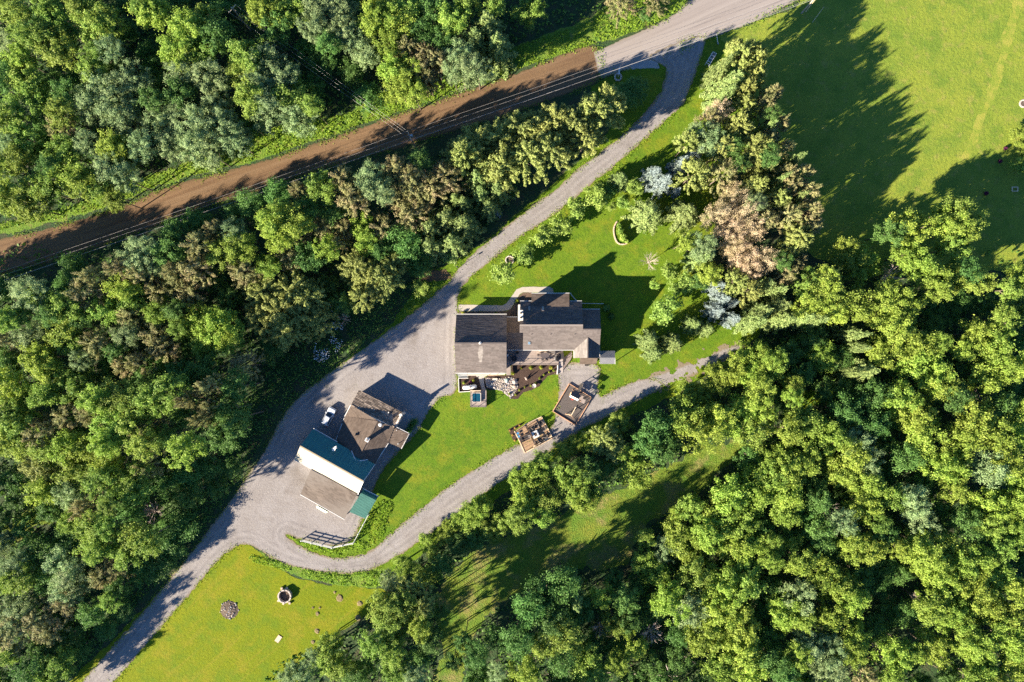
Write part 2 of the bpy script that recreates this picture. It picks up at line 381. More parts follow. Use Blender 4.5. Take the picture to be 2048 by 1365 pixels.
FIELD = [(1440, 70), (1500, 50), (1590, 15), (1660, -50), (2200, -80), (2250, 600), (2020, 545), (1940, 545), (1880, 560), (1640, 520), (1560, 420), (1520, 250), (1460, 110)]
YARD = [(1390, 92), (1440, 60), (1540, 110), (1500, 300), (1430, 450), (1440, 600), (1515, 655), (1500, 690), (1410, 752), (1340, 795), (1250, 838), (1165, 885), (1060, 950), (945, 1035), (870, 1090), (790, 1145), (760, 1160), (560, 1128), (500, 1000), (600, 800), (760, 670), (850, 560), (960, 490), (1130, 345), (1230, 240), (1185, 190), (1200, 165), (1300, 122)]
SWLAWN = [(480, 1090), (508, 1094), (560, 1140), (640, 1168), (765, 1180), (755, 1210), (720, 1240), (640, 1292), (600, 1335), (540, 1420), (120, 1420), (150, 1355), (215, 1290), (300, 1205), (360, 1140), (430, 1080)]
TRAIL = [(870, 1200), (940, 1105), (1080, 1050), (1230, 982), (1320, 940), (1420, 888), (1500, 890), (1430, 955), (1325, 1030), (1270, 1090), (1250, 1135), (1110, 1150), (1010, 1205), (945, 1270), (920, 1365), (870, 1365), (885, 1260)]
sheet('field', [(FIELD, True)], .014, .5, .7, MT['field'], .4)
sheet('lawn', [(YARD, True)], .010, .35, .6, MT['lawn'], .5)
sheet('lawn', [(SWLAWN, True)], .018, .35, .5, MT['lawn2'], .5)
sheet('meadow', [(TRAIL, True)], .010, .35, 1.8, MT['meadow'], .35)
sheet('meadow', [([(-20, 1095), (50, 1018), (90, 995), (135, 1005), (115, 1040), (60, 1065), (20, 1100)], True)], .010, .35, 1.5, MT['meadow'], .4)
sheet('meadow', [([(1590, 795), (1625, 780), (1670, 775), (1665, 795), (1620, 815), (1590, 825)], True), ([(1660, 748), (1695, 742), (1720, 750), (1690, 760)], True)], .010, .35, 1.2, MT['lawn'], .4)
sheet('verge', [([(0, 470), (130, 440), (250, 402), (340, 365), (500, 325), (640, 278), (760, 236), (860, 202), (960, 166), (1100, 116), (1190, 88), (1290, 55), (1372, 8), (1330, -30), (1230, 0), (1170, 40), (1090, 70), (1000, 105), (900, 150), (830, 185), (760, 185), (700, 225), (600, 240), (500, 275), (400, 320), (300, 350), (150, 410), (0, 450)], True),
                ([(505, 1105), (560, 1120), (640, 1140), (765, 1140), (772, 1172), (700, 1176), (620, 1158), (560, 1140), (500, 1122)], True)], .014, .3, .8, MT['verge'], .6)
sheet('field_track', [([(2060, -20), (2030, 60), (1990, 190), (1950, 290), (1925, 335), (1912, 332), (1935, 285), (1972, 190), (2012, 60), (2035, -20)], True)], .018, .35, .9, mat('mown track', (.225, .24, .035), (.255, .25, .05), .4, .95, .1, layers=(((.16, .21, .028), .6, .42, .56, .95),), bump=((4, .1),)), .4)

DIRT = [(-60, 492), (0, 479), (120, 452), (250, 411), (340, 373), (500, 330), (640, 285), (760, 242), (860, 208), (960, 172), (1030, 148), (1100, 120), (1187, 92), (1200, 158), (1100, 200), (1010, 232), (920, 259), (820, 289), (640, 340), (520, 380), (400, 418), (260, 470), (130, 516), (0, 549), (-60, 566)]
PAVED = [(1187, 105), (1230, 86), (1290, 60), (1345, 32), (1375, 5), (1395, -40), (1750, -70), (1640, -22), (1590, 4), (1500, 48), (1400, 84), (1300, 124), (1200, 158)]
sheet('dirt_road', [(DIRT, True)], .022, .3, .5, MT['dirt'], .9)
sheet('road', [(PAVED, False)], .030, .3, .35, MT['paved'], .9)
ENTR = [(1300, 112), (1330, 136), (1326, 170), (1316, 192), (1290, 226), (1252, 264), (1208, 299), (1154, 340), (1110, 380), (1063, 413), (1011, 455), (950, 504), (916, 537), (895, 565), (865, 592), (830, 622), (770, 667), (700, 716), (640, 760), (592, 800), (556, 850), (530, 900), (490, 960), (440, 1030), (380, 1108), (300, 1208), (220, 1300), (150, 1385),
        (205, 1385), (290, 1292), (380, 1188), (440, 1118), (478, 1092), (505, 1093), (548, 1118), (600, 1136), (680, 1147), (740, 1141), (790, 1116), (850, 1076), (930, 1016), (1000, 967), (1080, 917), (1150, 867), (1205, 839), (1260, 809), (1326, 773), (1294, 757), (1240, 774), (1205, 792), (1196, 778), (1197, 732), (1150, 726), (1116, 735), (1118, 780), (1110, 830), (1100, 856), (1060, 882), (1030, 892), (985, 916), (930, 951), (880, 986), (825, 1031), (775, 1073), (742, 1102), (700, 1114), (655, 1114), (600, 1093), (572, 1070),
        (600, 1078), (655, 1092), (700, 1083), (722, 1046), (738, 1010), (760, 950), (800, 900), (836, 862), (856, 828), (880, 797), (912, 780), (914, 700), (916, 640), (916, 606), (919, 588), (932, 565), (978, 525), (1032, 481), (1091, 441), (1145, 401), (1185, 366), (1220, 340), (1267, 299), (1302, 267), (1331, 243), (1364, 211), (1381, 176), (1393, 141), (1410, 88), (1395, 72)]
sheet('driveway', [(ENTR, True)], .038, .25, .45, MT['gravel'], 1.0)
sheet('driveway', [([(1296, 757), (1350, 738), (1420, 708), (1475, 690), (1480, 700), (1420, 735), (1370, 757), (1330, 775)], True)], .030, .25, 2.6, MT['gravel'], .7)
sheet('dirt_patch', [([(830, 548), (850, 540), (880, 540), (905, 548), (895, 560), (860, 562), (838, 560)], True)], .034, .25, .8, MT['dirt'], .8)
sheet('gravel_pad', [([(1262, 132), (1290, 122), (1313, 120), (1318, 136), (1300, 137), (1280, 138), (1263, 139)], False)], .034, .2, .3, MT['pad'], .9)
sheet('walkway', [([Z1(*p)[:2] for p in [(165, 222), (555, 228), (590, 212), (640, 145), (680, 88), (735, 64), (975, 62), (1006, 78), (1012, 120), (945, 120), (925, 112), (735, 112), (705, 135), (665, 200), (632, 255), (600, 274), (555, 279), (165, 282)]], False)], .05, .15, .08, MT['concrete'], .9)
sheet('walkway', [([ZH(*p)[:2] for p in [(455, 150), (1590, 150), (1590, 232), (1060, 240), (972, 290), (950, 360), (980, 470), (1012, 600), (1020, 702), (885, 702), (860, 590), (820, 440), (790, 330), (700, 258), (480, 255), (455, 300)]], False)], .05, .12, .06, MT['concrete'], .9)
sheet('walkway', [([ZH(*p)[:2] for p in [(150, 150), (452, 150), (452, 325), (165, 325)]], False)], .046, .15, .06, MT['pad'], .9)
sheet('garden_bed', [([Z1(*p)[:2] for p in [(632, 745), (1045, 745), (1045, 840), (1000, 845), (955, 858), (920, 900), (880, 948), (800, 985), (740, 1002), (695, 1060), (630, 1062), (585, 1010), (545, 960), (440, 985), (400, 965), (392, 880), (430, 852), (632, 850)]], False)], .05, .15, .18, MT['mulch'], .9)
sheet('garden_bed', [([ZH(*p)[:2] for p in [(195, 335), (480, 330), (480, 258), (700, 260), (795, 335), (825, 450), (862, 590), (882, 700), (540, 735), (195, 748)]], False)], .055, .12, .05, MT['mulch'], .9)
sheet('garden_bed', [([Z1(*p)[:2] for p in [(165, 284), (555, 281), (602, 276), (636, 256), (668, 204), (708, 138), (738, 114), (820, 114), (820, 200), (720, 340), (590, 345), (590, 320), (165, 320)]], False)], .042, .15, .08, mat('brown soil bed', (.10, .07, .05), (.15, .105, .08), 3, .95, .1, bump=((8, .06),)), .9)
sheet('garden_bed', [([ZF(*p)[:2] for p in [(95, 520), (300, 415), (500, 320), (545, 360), (400, 450), (262, 560), (330, 700), (372, 800), (330, 890), (270, 880), (180, 710)]], False)], .05, .12, .06, MT['mulch'], .9)
sheet('concrete_slab', [([Z2(*p)[:2] for p in [(840, 268), (990, 350), (935, 462), (800, 400)]], False)], .06, .2, .05, MT['pad'], .9)

# ------------------------------------------------------------------ trees
def unit(a): return a / (np.linalg.norm(a, axis=-1, keepdims=True) + 1e-9)

def leaves(C, N, L, Wd, rs):
    """kite shaped leaf sprays at C with normals N, length L, width Wd"""
    n = len(C); N = unit(N); T = unit(np.cross(N, rs.normal(size=(n, 3)))); B = np.cross(N, T)
    L = np.asarray(L).reshape(-1, 1); Wd = np.asarray(Wd).reshape(-1, 1)
    V = np.stack([C - T * L * .5, C + B * Wd * .5 + T * L * .05 * rs.normal(size=(n, 1)), C + T * L * .5, C - B * Wd * .5 + T * L * .05 * rs.normal(size=(n, 1))], 1).reshape(-1, 3)
    return V, np.arange(4 * n).reshape(n, 4)

def crown_round(name, seed, n=3600, clumps=30, cr=(.20, .36), leaf=(.06, .118), asp=.64, low=-.45, flat=.8, core=.35):
    rs = np.random.RandomState(seed); C = []; N = []
    lob = [(unit(rs.normal(size=3)), rs.uniform(.0, .28)) for _ in range(4)]
    for k in range(clumps):
        while True:
            d = unit(rs.normal(size=3))
            if d[2] > low: break
        rad = rs.uniform(.55, .92) if k % 4 else rs.uniform(.1, .5)
        rad *= 1 + sum(a * max(0, float(d @ l)) for l, a in lob) - .12
        c = d * rad; q = rs.uniform(*cr); m = n // clumps
        u = rs.normal(size=(m, 3)) * rs.choice([.36, .44, .54]); p = c + u * q * np.array([1, 1, flat]) + d * rs.uniform(-.5, .9, (m, 1)) * q * .8; u = unit(u)
        C.append(p); N.append(u * .45 + d * .45 + rs.normal(size=(m, 3)) * .6 + np.array([0, 0, .3]))
    C = np.concatenate(C); N = np.concatenate(N)
    L = rs.uniform(*leaf, len(C)); return np_mesh(name, *leaves(C, N, L, L * asp, rs))

def crown_pine(name, seed, n=3600, clumps=46, leaf=(.09, .15), asp=.34, tuft=(.12, .22)):
    rs = np.random.RandomState(seed); C = []; N = []
    for k in range(clumps):
        a = rs.uniform(0, 2 * math.pi); rho = rs.uniform(.05, 1.0) ** .6
        rho *= 1 + .16 * math.sin(3 * a + seed) + .1 * math.sin(5 * a + 2 * seed)
        z = 1.05 - 1.25 * rho ** 1.3 + rs.uniform(-.25, .12)
        c = np.array([rho * math.cos(a), rho * math.sin(a), z]); q = rs.uniform(*tuft); m = n // clumps
        out = np.array([math.cos(a), math.sin(a), .55]); t = rs.uniform(-.9, .9, (m, 1))
        u = unit(rs.normal(size=(m, 3))); p = c + unit(out) * t * q * 1.35 + u * rs.uniform(.2, 1, (m, 1)) * q * .62
        C.append(p); N.append(u * .7 + out * .3 + rs.normal(size=(m, 3)) * .4 + np.array([0, 0, .3]))
    C = np.concatenate(C); N = np.concatenate(N); L = rs.uniform(*leaf, len(C))
    return np_mesh(name, *leaves(C, N, L, L * asp, rs))

def crown_spruce(name, seed, n=4200, levels=13, leaf=(.08, .14), asp=.40, droop=.28, fuzz=.055, ragged=.25):
    rs = np.random.RandomState(seed); C = []; N = []; jobs = []
    for k in range(levels):
        f = (k + .3) / levels; z = 1.15 - 2.1 * f; rad = .10 + .95 * f ** .85; nb = int(5 + 5 * f)
        for b in range(nb):
            jobs.append((z + rs.uniform(-.06, .06), rad * rs.uniform(1 - ragged, 1.06), 2 * math.pi * (b + rs.uniform(-.3, .3)) / nb + k * .7))
    tot = sum(j[1] for j in jobs)
    for z, rad, a in jobs:
        m = max(8, int(n * rad / tot)); t = rs.uniform(.12, 1, m) ** .75
        wd = .17 * rad ** .6 * (1 - t * .75) + .02; s = rs.uniform(-1, 1, m) * wd
        x = rad * t * math.cos(a) - s * math.sin(a); y = rad * t * math.sin(a) + s * math.cos(a)
        zz = z - droop * rad * t ** 1.5 + .05 * t ** 4 - abs(s) * .4 + rs.normal(size=m) * fuzz
        C.append(np.stack([x, y, zz], 1)); N.append(np.array([0.35 * math.cos(a), .35 * math.sin(a), .8]) + rs.normal(size=(m, 3)) * .5)
    C = np.concatenate(C); N = np.concatenate(N); L = rs.uniform(*leaf, len(C))
    return np_mesh(name, *leaves(C, N, L, L * asp, rs))

def trunk_mesh(name, seed, limbs=6, reach=.55):
    rs = random.Random(seed); m = MB()
    m.tube((0, 0, 0), (0.02, .01, .55), .060, .042, 7); m.tube((.02, .01, .55), (-.02, .02, 1.15), .042, .014, 6)
    for i in range(limbs):
        a = 2 * math.pi * i / limbs + rs.uniform(-.4, .4); z = rs.uniform(.5, .95); q = reach * rs.uniform(.7, 1.1)
        m.tube((0, 0, z), (q * math.cos(a), q * math.sin(a), z + rs.uniform(.08, .25)), .026, .008, 5)
    me = bpy.data.meshes.new(name); me.from_pydata(m.v, [], m.f); me.update(); me.materials.append(MT['bark']); return me

def bare_mesh(name, seed, spread=1.0, n1=11, n2=7):
    """leafless crown: limbs, boughs and twigs"""
    rs = random.Random(seed); m = MB(); m.tube((0, 0, -.4), (0, 0, .25), .05, .035, 6)
    for i in range(n1):
        a = rs.uniform(0, 6.28); q = spread * rs.uniform(.55, 1.0); z0 = rs.uniform(-.2, .2); z1 = z0 + rs.uniform(.35, .85)
        p0 = Vector((0, 0, z0)); p1 = Vector((q * math.cos(a), q * math.sin(a), z1)); m.tube(p0, p1, .016, .006, 4)
        for j in range(n2):
            t = rs.uniform(.35, 1); b = p0.lerp(p1, t); e = b + Vector((math.cos(a + rs.uniform(-1, 1)), math.sin(a + rs.uniform(-1, 1)), rs.uniform(0, .8))) * rs.uniform(.16, .38)
            m.tube(b, e, .007, .003, 3)
    me = bpy.data.meshes.new(name); me.from_pydata(m.v, [], m.f); me.update(); me.materials.append(MT['palebark']); return me

CR = {}
def variants(k, fn, cnt, material):
    out = []
    for i in range(cnt):
        me = fn('crown', 100 * len(CR) + i); me.materials.append(material); out.append(me)
    CR[k] = out
variants('y', lambda n, s: crown_round(n, s, 7500, 58, (.12, .27)), 7, LM['y'])
variants('m', lambda n, s: crown_round(n, s, 7500, 66, (.10, .26)), 7, LM['m'])
variants('g', lambda n, s: crown_round(n, s, 9000, 80, (.09, .22), (.045, .085)), 5, LM['g'])
variants('d', lambda n, s: crown_round(n, s, 5000, 40, (.15, .32)), 3, LM['d'])
variants('p', lambda n, s: crown_pine(n, s, 9500, 90, (.07, .12), .42, (.11, .22)), 5, LM['p'])
variants('o', lambda n, s: crown_pine(n, s, 9500, 96, (.06, .10), .46, (.10, .21)), 5, LM['o'])
variants('s', lambda n, s: crown_spruce(n, s, 9000, 12, (.06, .11), .5), 4, LM['s'])
variants('b', lambda n, s: crown_spruce(n, s, 9000, 11, (.06, .10), .5, .15, .07, .2), 3, LM['b'])
variants('t', lambda n, s: crown_round(n, s, 12000, 95, (.12, .25), (.045, .09), .36, -.1, .9, .1), 3, LM['t'])
variants('q', lambda n, s: crown_round(n, s, 2600, 26, (.2, .36), (.11, .19), .62, -.3), 4, LM['q'])
BARE = [bare_mesh('bare_crown', i, 1.0, 20, 11) for i in range(3)]
TR = [trunk_mesh('trunk', i) for i in range(4)]

KIND = dict(q=('young_tree', 'bright lime young tree', 'young tree'), y=('lime_leaf_tree', 'lime green leafy tree', 'tree'), m=('green_leaf_tree', 'mid green leafy tree', 'tree'), g=('grey_leaf_tree', 'grey green leafy tree', 'tree'),
            d=('shaded_tree', 'shade darkened leafy tree', 'tree'), p=('pine_tree', 'olive green pine', 'pine tree'), o=('brown_pine_tree', 'brownish olive pine', 'pine tree'),
            s=('spruce_tree', 'green spruce', 'spruce tree'), b=('blue_spruce', 'pale blue spruce', 'spruce tree'), t=('larch_tree', 'tan feathery tree', 'tree'), x=('bare_tree', 'leafless pale tree', 'bare tree'))

LANDMARKS = [("the pole in the upper woods", 480, 38), ("the roadside utility pole", 822, 275), ("the driveway mouth", 1370, 110), ("the pole at the field corner", 1610, 22), ("the house chimney", 1041, 625),
             ("the white car", 659, 833), ("the barn ridge", 665, 930), ("the fenced paddock", 655, 1070), ("the stone fire ring", 571, 1191), ("the rubble pile", 459, 1220), ("the wooden playset", 1150, 800),
             ("the tan fire patio", 1065, 870), ("the edged garden bed", 665, 600), ("the driveway lamp", 916, 536), ("the stone edged planting", 1240, 465), ("the tan feathery trees", 1460, 450),
             ("the blue spruces by the drive", 1325, 350), ("the blue spruces by the lawn", 1440, 620), ("the corrugated woodshed", 1214, 714), ("the leafless pink tree", 1773, 553), ("the field track", 1930, 325),
             ("the top left corner", 0, 0), ("the bottom left corner", 0, 1365), ("the bottom right corner", 2048, 1365), ("the right edge's middle", 2048, 682), ("the left edge's middle", 0, 682),
             ("the top edge's middle", 1024, 0), ("the bottom edge's middle", 1024, 1365), ("the grassy forest trail", 1330, 980), ("the tan path at left", 70, 1030), ("the dirt road's left end", 0, 510),
             ("the faded track's end", 1480, 695), ("the fallen bare trunk", 1645, 1005), ("the right wood's bare snag", 1825, 1190), ("the lower right bare snag", 1747, 1290), ("the snag by the driveway", 320, 1025),
             ("the loop driveway's bend", 690, 1145), ("the driveway's lower end", 200, 1345), ("the paved road start", 1190, 110)]
DIRN = ['right of', 'upper right of', 'above', 'upper left of', 'left of', 'lower left of', 'below', 'lower right of']
ORD = ['nearest', 'second nearest', 'third nearest', 'fourth nearest', 'fifth nearest', 'sixth nearest', 'seventh nearest', 'eighth nearest', 'ninth nearest', 'tenth nearest', 'eleventh nearest', 'twelfth nearest',
       'thirteenth nearest', 'fourteenth nearest', 'fifteenth nearest', 'sixteenth nearest', 'seventeenth nearest', 'eighteenth nearest']

def road_y(x): return 515 - 0.345 * x
def wood_of(x, y):
    if y < road_y(x): return 'trees in the wood above the dirt road'
    if x > 1280 and y < 700 and x < 1640 and y > 80 and x - 1280 > (y - 330) * -.6: return 'trees in the grove beside the field'
    if x < 1300 and y < 780 and (y - 400) < (1180 - x) * .62 and x < 930 or (y < road_y(x) + 180 and x < 1310): return 'trees between the dirt road and the driveway'
    if x < 640: return 'trees in the wood left of the driveway'
    if y > 780 or x > 1560: return 'trees in the lower right wood'
    return 'trees on the lawn'

TREES = []      # (px, py, r px, kind, height m)
def T(o, lst, h):
    ox, oy, q = o
    for it in lst.replace('\n', ' ').split(';'):
        it = it.split()
        if not it: continue
        X, Y, r, k = float(it[0]), float(it[1]), float(it[2]), it[3]
        TREES.append((ox + X / q, oy + Y / q, r / q, k, float(it[4]) if len(it) > 4 else h))

# wood above the dirt road
T((0, 0, 3), """260 20 65 m;460 20 65 m;540 90 95 m;640 150 95 m;580 190 90 m;100 90 75 m;330 110 75 m;150 210 85 m;290 240 85 m;40 250 65 g;370 320 105 m;120 350 75 y;580 330 65 m;680 300 75 g;
160 460 100 m;190 600 105 m;560 440 75 m;620 540 100 g;720 560 90 g;800 480 90 g;560 660 85 g;690 660 105 g;780 740 110 g;40 720 85 m;370 690 80 m;390 780 75 o;150 830 85 m;60 860 65 g;520 860 75 g;700 880 90 y;
860 880 85 g;390 920 100 m;120 970 85 m;430 1040 95 y;520 1100 85 y;680 1020 90 g;760 1080 80 g;620 1150 75 m;690 1195 70 m;50 1180 105 m;180 1240 90 m;230 1130 90 m;330 1120 80 m;920 90 105 y;860 40 70 m;
1130 170 90 y;1060 280 90 y;1130 360 90 m;1230 140 100 m;1320 220 95 d;1210 300 95 m;1100 450 90 g;1260 470 95 g;1080 580 90 d;1300 590 85 g;960 720 90 g;1090 700 90 g;1190 760 90 g;1320 720 100 g;1380 790 90 g;
1040 860 95 g;1170 900 95 g;1270 930 80 g;1420 850 90 g;1450 460 95 m;1480 340 95 m;1500 600 85 m;30 480 80 d;400 560 80 d;920 600 70 d;60 30 60 m;10 1000 70 m;300 1000 60 d""", 14)
T((512, 0, 3), """90 20 95 y;30 60 70 y;210 80 95 m;130 160 90 d;390 60 105 g;520 60 85 g;360 190 80 g;430 270 70 d;520 190 85 g;600 240 90 g;660 330 90 g;740 60 85 y;800 130 100 y;700 130 80 y;860 180 90 y;800 280 80 y;930 70 85 m;
820 430 85 y;900 440 85 y;870 540 85 y;950 560 70 y;920 310 75 o;1020 340 75 o;1090 390 80 o;1000 430 80 o;1040 500 60 o;1080 80 95 d;1180 120 85 m;1270 40 80 m;1390 180 115 s;1320 270 105 s;1450 300 105 s;1220 330 90 g;
1240 440 90 g;1330 430 85 g;1440 20 65 m;1180 430 60 g;60 380 100 g;160 480 100 g;60 560 105 g;220 590 105 m;100 690 105 g;260 700 100 g;340 640 60 m;10 470 80 g;1130 240 80 d;1000 200 80 d""", 13.5)
T((0, 0, 1), """1240 12 28 o 7;1310 2 24 o 7;1290 30 14 d 4;1060 20 30 m 10""", 8)
# strip between the dirt road and the driveway
T((0, 455, 3), """200 400 105 g;250 440 70 m;390 480 90 m;850 150 100 g;900 220 85 g;590 300 55 o;540 390 100 o;760 260 75 o;890 290 75 o;1010 160 95 d;1220 120 85 o;1320 30 65 o;1330 170 90 m;1440 110 85 y;1400 30 75 g;
1470 260 85 o;1200 250 90 o;1080 280 75 o;720 360 75 y;830 410 90 m;980 390 85 o;1160 390 90 o;640 500 85 m;800 540 75 o;950 510 75 y;770 650 75 g;950 640 95 o;990 720 85 o;1080 600 60 m;1230 560 95 y;1350 590 100 y;
1260 670 95 y;1380 680 80 y;190 650 100 g;390 600 100 m;430 700 80 m;230 780 85 y;290 850 90 y;50 690 85 o;60 800 85 d;490 800 60 g;600 700 85 o;760 830 65 o;850 810 65 o;440 960 105 m;80 940 95 y;110 1040 85 y;250 1010 75 m;
590 1040 85 y;600 1110 75 o;700 1030 90 m;810 1060 90 m;930 1040 90 m;1030 980 95 m;1130 900 100 d;1290 950 60 o;1300 1075 55 o;1250 1140 45 o;1180 1030 55 o;1410 960 90 d;1480 830 85 o;1240 840 85 d;150 1180 90 m;60 1130 75 m;
420 1130 80 o;260 1240 90 o;680 1190 100 m;830 1190 90 m;920 1200 65 o;90 1300 90 m;440 1300 90 y;520 1330 80 y;300 1330 75 m;620 1300 75 y;710 1290 65 y;880 1300 85 m;1130 1320 85 y;1000 1250 70 d;1350 1250 90 d;1420 1150 90 d;1350 1100 80 d;
500 540 70 d;300 530 60 d;1050 500 60 d;700 740 60 d;40 560 70 m;120 540 60 d""", 13)
T((512, 300, 3), """390 230 85 m;280 260 55 o;540 200 85 o;590 310 90 o;700 170 90 g;740 250 85 g;850 130 75 o;950 190 90 o;1150 170 90 o;1060 230 85 o;980 260 75 o;870 310 75 o;940 390 105 o;980 50 60 d;110 430 95 y;210 440 95 y;130 520 85 y;
240 550 85 o;430 480 90 o;540 480 55 o;650 480 80 y;670 540 75 y;760 480 90 o;440 590 65 y;510 560 45 o;80 700 65 y;200 640 85 o;620 710 100 p;690 790 100 p;780 770 95 p;640 890 70 p;820 700 80 p;1320 40 95 p;1400 100 90 p;1250 50 85 p;
1450 130 85 p;1200 310 55 s;1350 270 85 s;1250 330 75 s;1400 350 65 s;1430 370 32 b 4;1150 420 115 s;1250 450 105 s;1050 480 105 s;1050 580 100 s;1180 560 90 s;900 560 90 d;740 600 60 d;330 640 95 d;60 860 100 p;220 850 110 p;330 900 100 p;
150 980 110 p;280 1000 110 p;400 1040 75 p;200 1090 90 p;80 1060 75 p;420 830 80 d 7;985 830 48 bush 2.6;1160 640 42 bush 2.2;30 990 90 p;1330 190 90 s;1450 240 80 s""", 12)
T((0, 0, 1), """1215 212 34 p;1185 232 34 p;1150 255 36 p;1108 250 36 p;1078 275 40 p;1102 305 36 p;1055 320 38 p;1000 285 38 p;960 290 36 p;930 310 34 p;1270 182 26 d 4;1248 192 24 d 4;1040 262 34 p;1170 280 28 p;1010 340 32 p""", 13)
# wood left of the driveway
T((0, 910, 3), """260 60 100 p;430 60 100 m;290 200 90 y;420 230 90 g;540 110 95 m;620 150 90 m;660 80 85 y;810 200 100 m;830 130 85 m;650 310 45 m;550 310 75 o;430 400 65 y;570 420 85 m;640 440 70 m;800 470 95 m;880 500 85 m;770 590 90 m;
390 650 100 g;480 720 100 g;400 800 90 g;110 660 90 g;160 720 85 m;40 760 65 y;580 570 85 m;620 720 65 o;720 680 65 o;920 60 65 o;100 940 105 g;250 980 95 o;310 1050 80 o;420 880 80 o;720 790 65 d;660 870 55 m;560 950 75 d;90 1080 100 o;
30 1200 65 m;200 1280 85 d;380 1240 85 m;300 1330 85 m;1000 150 90 d 6;1130 100 95 d 6;1250 60 90 d 5;1400 70 60 d 4;1050 300 85 d 5;1150 230 80 d 5;1080 430 85 d 4.5;980 480 80 d 6;960 640 95 d 5;1040 560 80 d 4.5;850 680 80 d 6;740 930 60 d 4;640 1050 60 d 4;480 1160 70 d 5;
200 560 80 d 8;300 560 70 d 9;700 250 70 d;1300 200 60 d 3.5;240 1180 70 d;60 480 60 g 7;20 560 70 g 8""", 11)
# wood on the lower right
T((512, 1000, 3.74), """1290 320 62 y 5;1420 250 75 y 6;1450 200 55 y 6;1590 130 100 y 7;1680 60 85 y 7;1110 490 85 y 6;1000 600 72 g 7;940 780 95 m;1010 830 85 m;1170 690 100 p;1250 760 95 p;1110 780 90 m;1230 850 85 m;1000 910 100 m;1040 990 105 m;
1220 960 85 y;880 1080 90 m;560 1080 90 m;540 1180 105 m;440 1180 65 g;640 1240 105 m;330 1300 100 g;250 1350 90 g;1020 1150 90 m;1040 1280 95 m;1190 1290 90 g;1300 1050 95 d;1400 640 85 d 7;1260 560 75 m 7;1650 1150 85 d;1800 1280 65 g;760 1320 80 d;1380 850 60 d 6;
1520 330 80 d 6;1640 300 80 d 6;1760 220 80 m 7;1860 160 80 m 7;1330 410 55 m 5;1560 1060 80 d 8;1480 1200 70 d 8""", 11)
T((1024, 800, 2.416), """120 330 62 y 6;160 300 52 m 6;240 250 48 y 5;300 215 42 y 5;360 205 42 y 5;440 190 65 p 8;500 240 62 p 8;430 165 40 y 5;520 110 52 m 6;40 390 62 y 7;110 420 62 y 7;170 470 62 m 8;60 480 62 y 8;280 370 62 m 8;310 430 70 y 9;350 480 68 y 9;300 530 70 y 8;
400 430 55 d 6;440 340 52 d 6;90 620 65 m 9;30 570 65 m 9;150 560 55 m 8;590 350 78 y 9;650 400 78 y 9;570 420 62 y 8;680 440 55 y 7;720 230 80 d;650 200 72 d;700 120 80 d;780 330 60 y 8;560 270 62 y 8;820 80 90 y;900 130 90 y;950 210 80 y;1000 100 82 y;
1100 80 82 y;980 280 52 y 8;1150 150 75 m;1180 30 82 y;1180 430 100 y;1050 450 90 y;1000 560 90 y;1100 560 92 y;950 650 82 y;1060 680 85 y;1150 720 85 y;860 520 62 m 9;800 560 45 y 7;820 670 90 y 10;740 710 62 g 9;650 670 44 m 7;640 780 62 y 8;700 840 62 y 9;
880 820 82 m;940 900 88 y;1040 870 85 y;1120 860 85 m;870 1000 95 g;760 960 75 y;1010 1040 85 y;930 1140 85 y;1100 1080 85 y;1100 1190 95 y;1000 1270 85 y;1150 1290 90 y;360 820 55 s 7;250 880 75 d;430 800 65 d;430 950 52 y;500 1080 62 m;260 1150 80 m;
150 1190 55 m;340 1270 80 m;390 1310 75 m;70 1310 65 y;590 1190 55 y;510 1270 52 y;180 1060 75 d;90 1000 75 d;330 1010 72 d;160 940 80 d;300 940 60 s;540 960 60 d;560 1060 55 d;240 1260 60 d;30 1150 70 d;610 880 50 d 6""", 12)
T((1536, 900, 2.936), """60 70 90 y;140 110 90 y;220 60 90 y;100 250 90 y;100 360 90 y;480 30 95 y;560 60 85 g;440 140 90 y;560 160 95 y;640 250 90 y;560 330 85 y;420 420 72 g;500 560 85 y;590 580 85 y;740 280 80 m;850 310 85 g;890 410 85 g;800 40 85 d;
1000 90 95 y;1090 80 90 y;1080 220 80 y;1270 90 105 g;1400 60 90 y;1450 200 95 y;1280 310 100 y;1440 330 85 y;1020 560 95 y;900 620 95 y;960 680 90 y;860 540 85 y;1000 740 90 y;1150 650 90 y;1250 640 75 y;1350 560 85 m;1450 480 85 y;1180 760 90 y;1230 850 90 y;
1350 760 105 y;1450 830 90 y;940 910 90 y;1020 970 85 y;1100 930 85 y;1300 940 95 y;1420 960 90 y;180 640 90 y;330 740 90 y;420 800 95 y;480 870 85 y;180 850 90 g;30 560 65 y;30 660 55 y;80 950 90 y;180 970 85 y;360 960 95 y;230 1130 90 g;360 1170 85 g;500 1100 90 y;
500 1190 75 y;370 1300 95 g;560 1320 75 o;180 1200 75 y;40 1250 80 d;740 1200 90 y;720 1330 65 y;960 1170 85 y;1130 1080 95 y;1220 1150 90 y;1380 1050 95 y;1460 1150 90 y;1430 1260 85 y;1250 1270 85 y;1200 1350 75 y;1320 1350 75 y;850 1190 65 y;
670 480 70 d;760 560 60 y;640 430 60 m;30 150 80 m;300 480 80 d;700 950 80 d 5;640 780 80 d 5;300 300 70 d;100 1320 80 d;1150 420 80 d;1300 450 70 m""", 13)
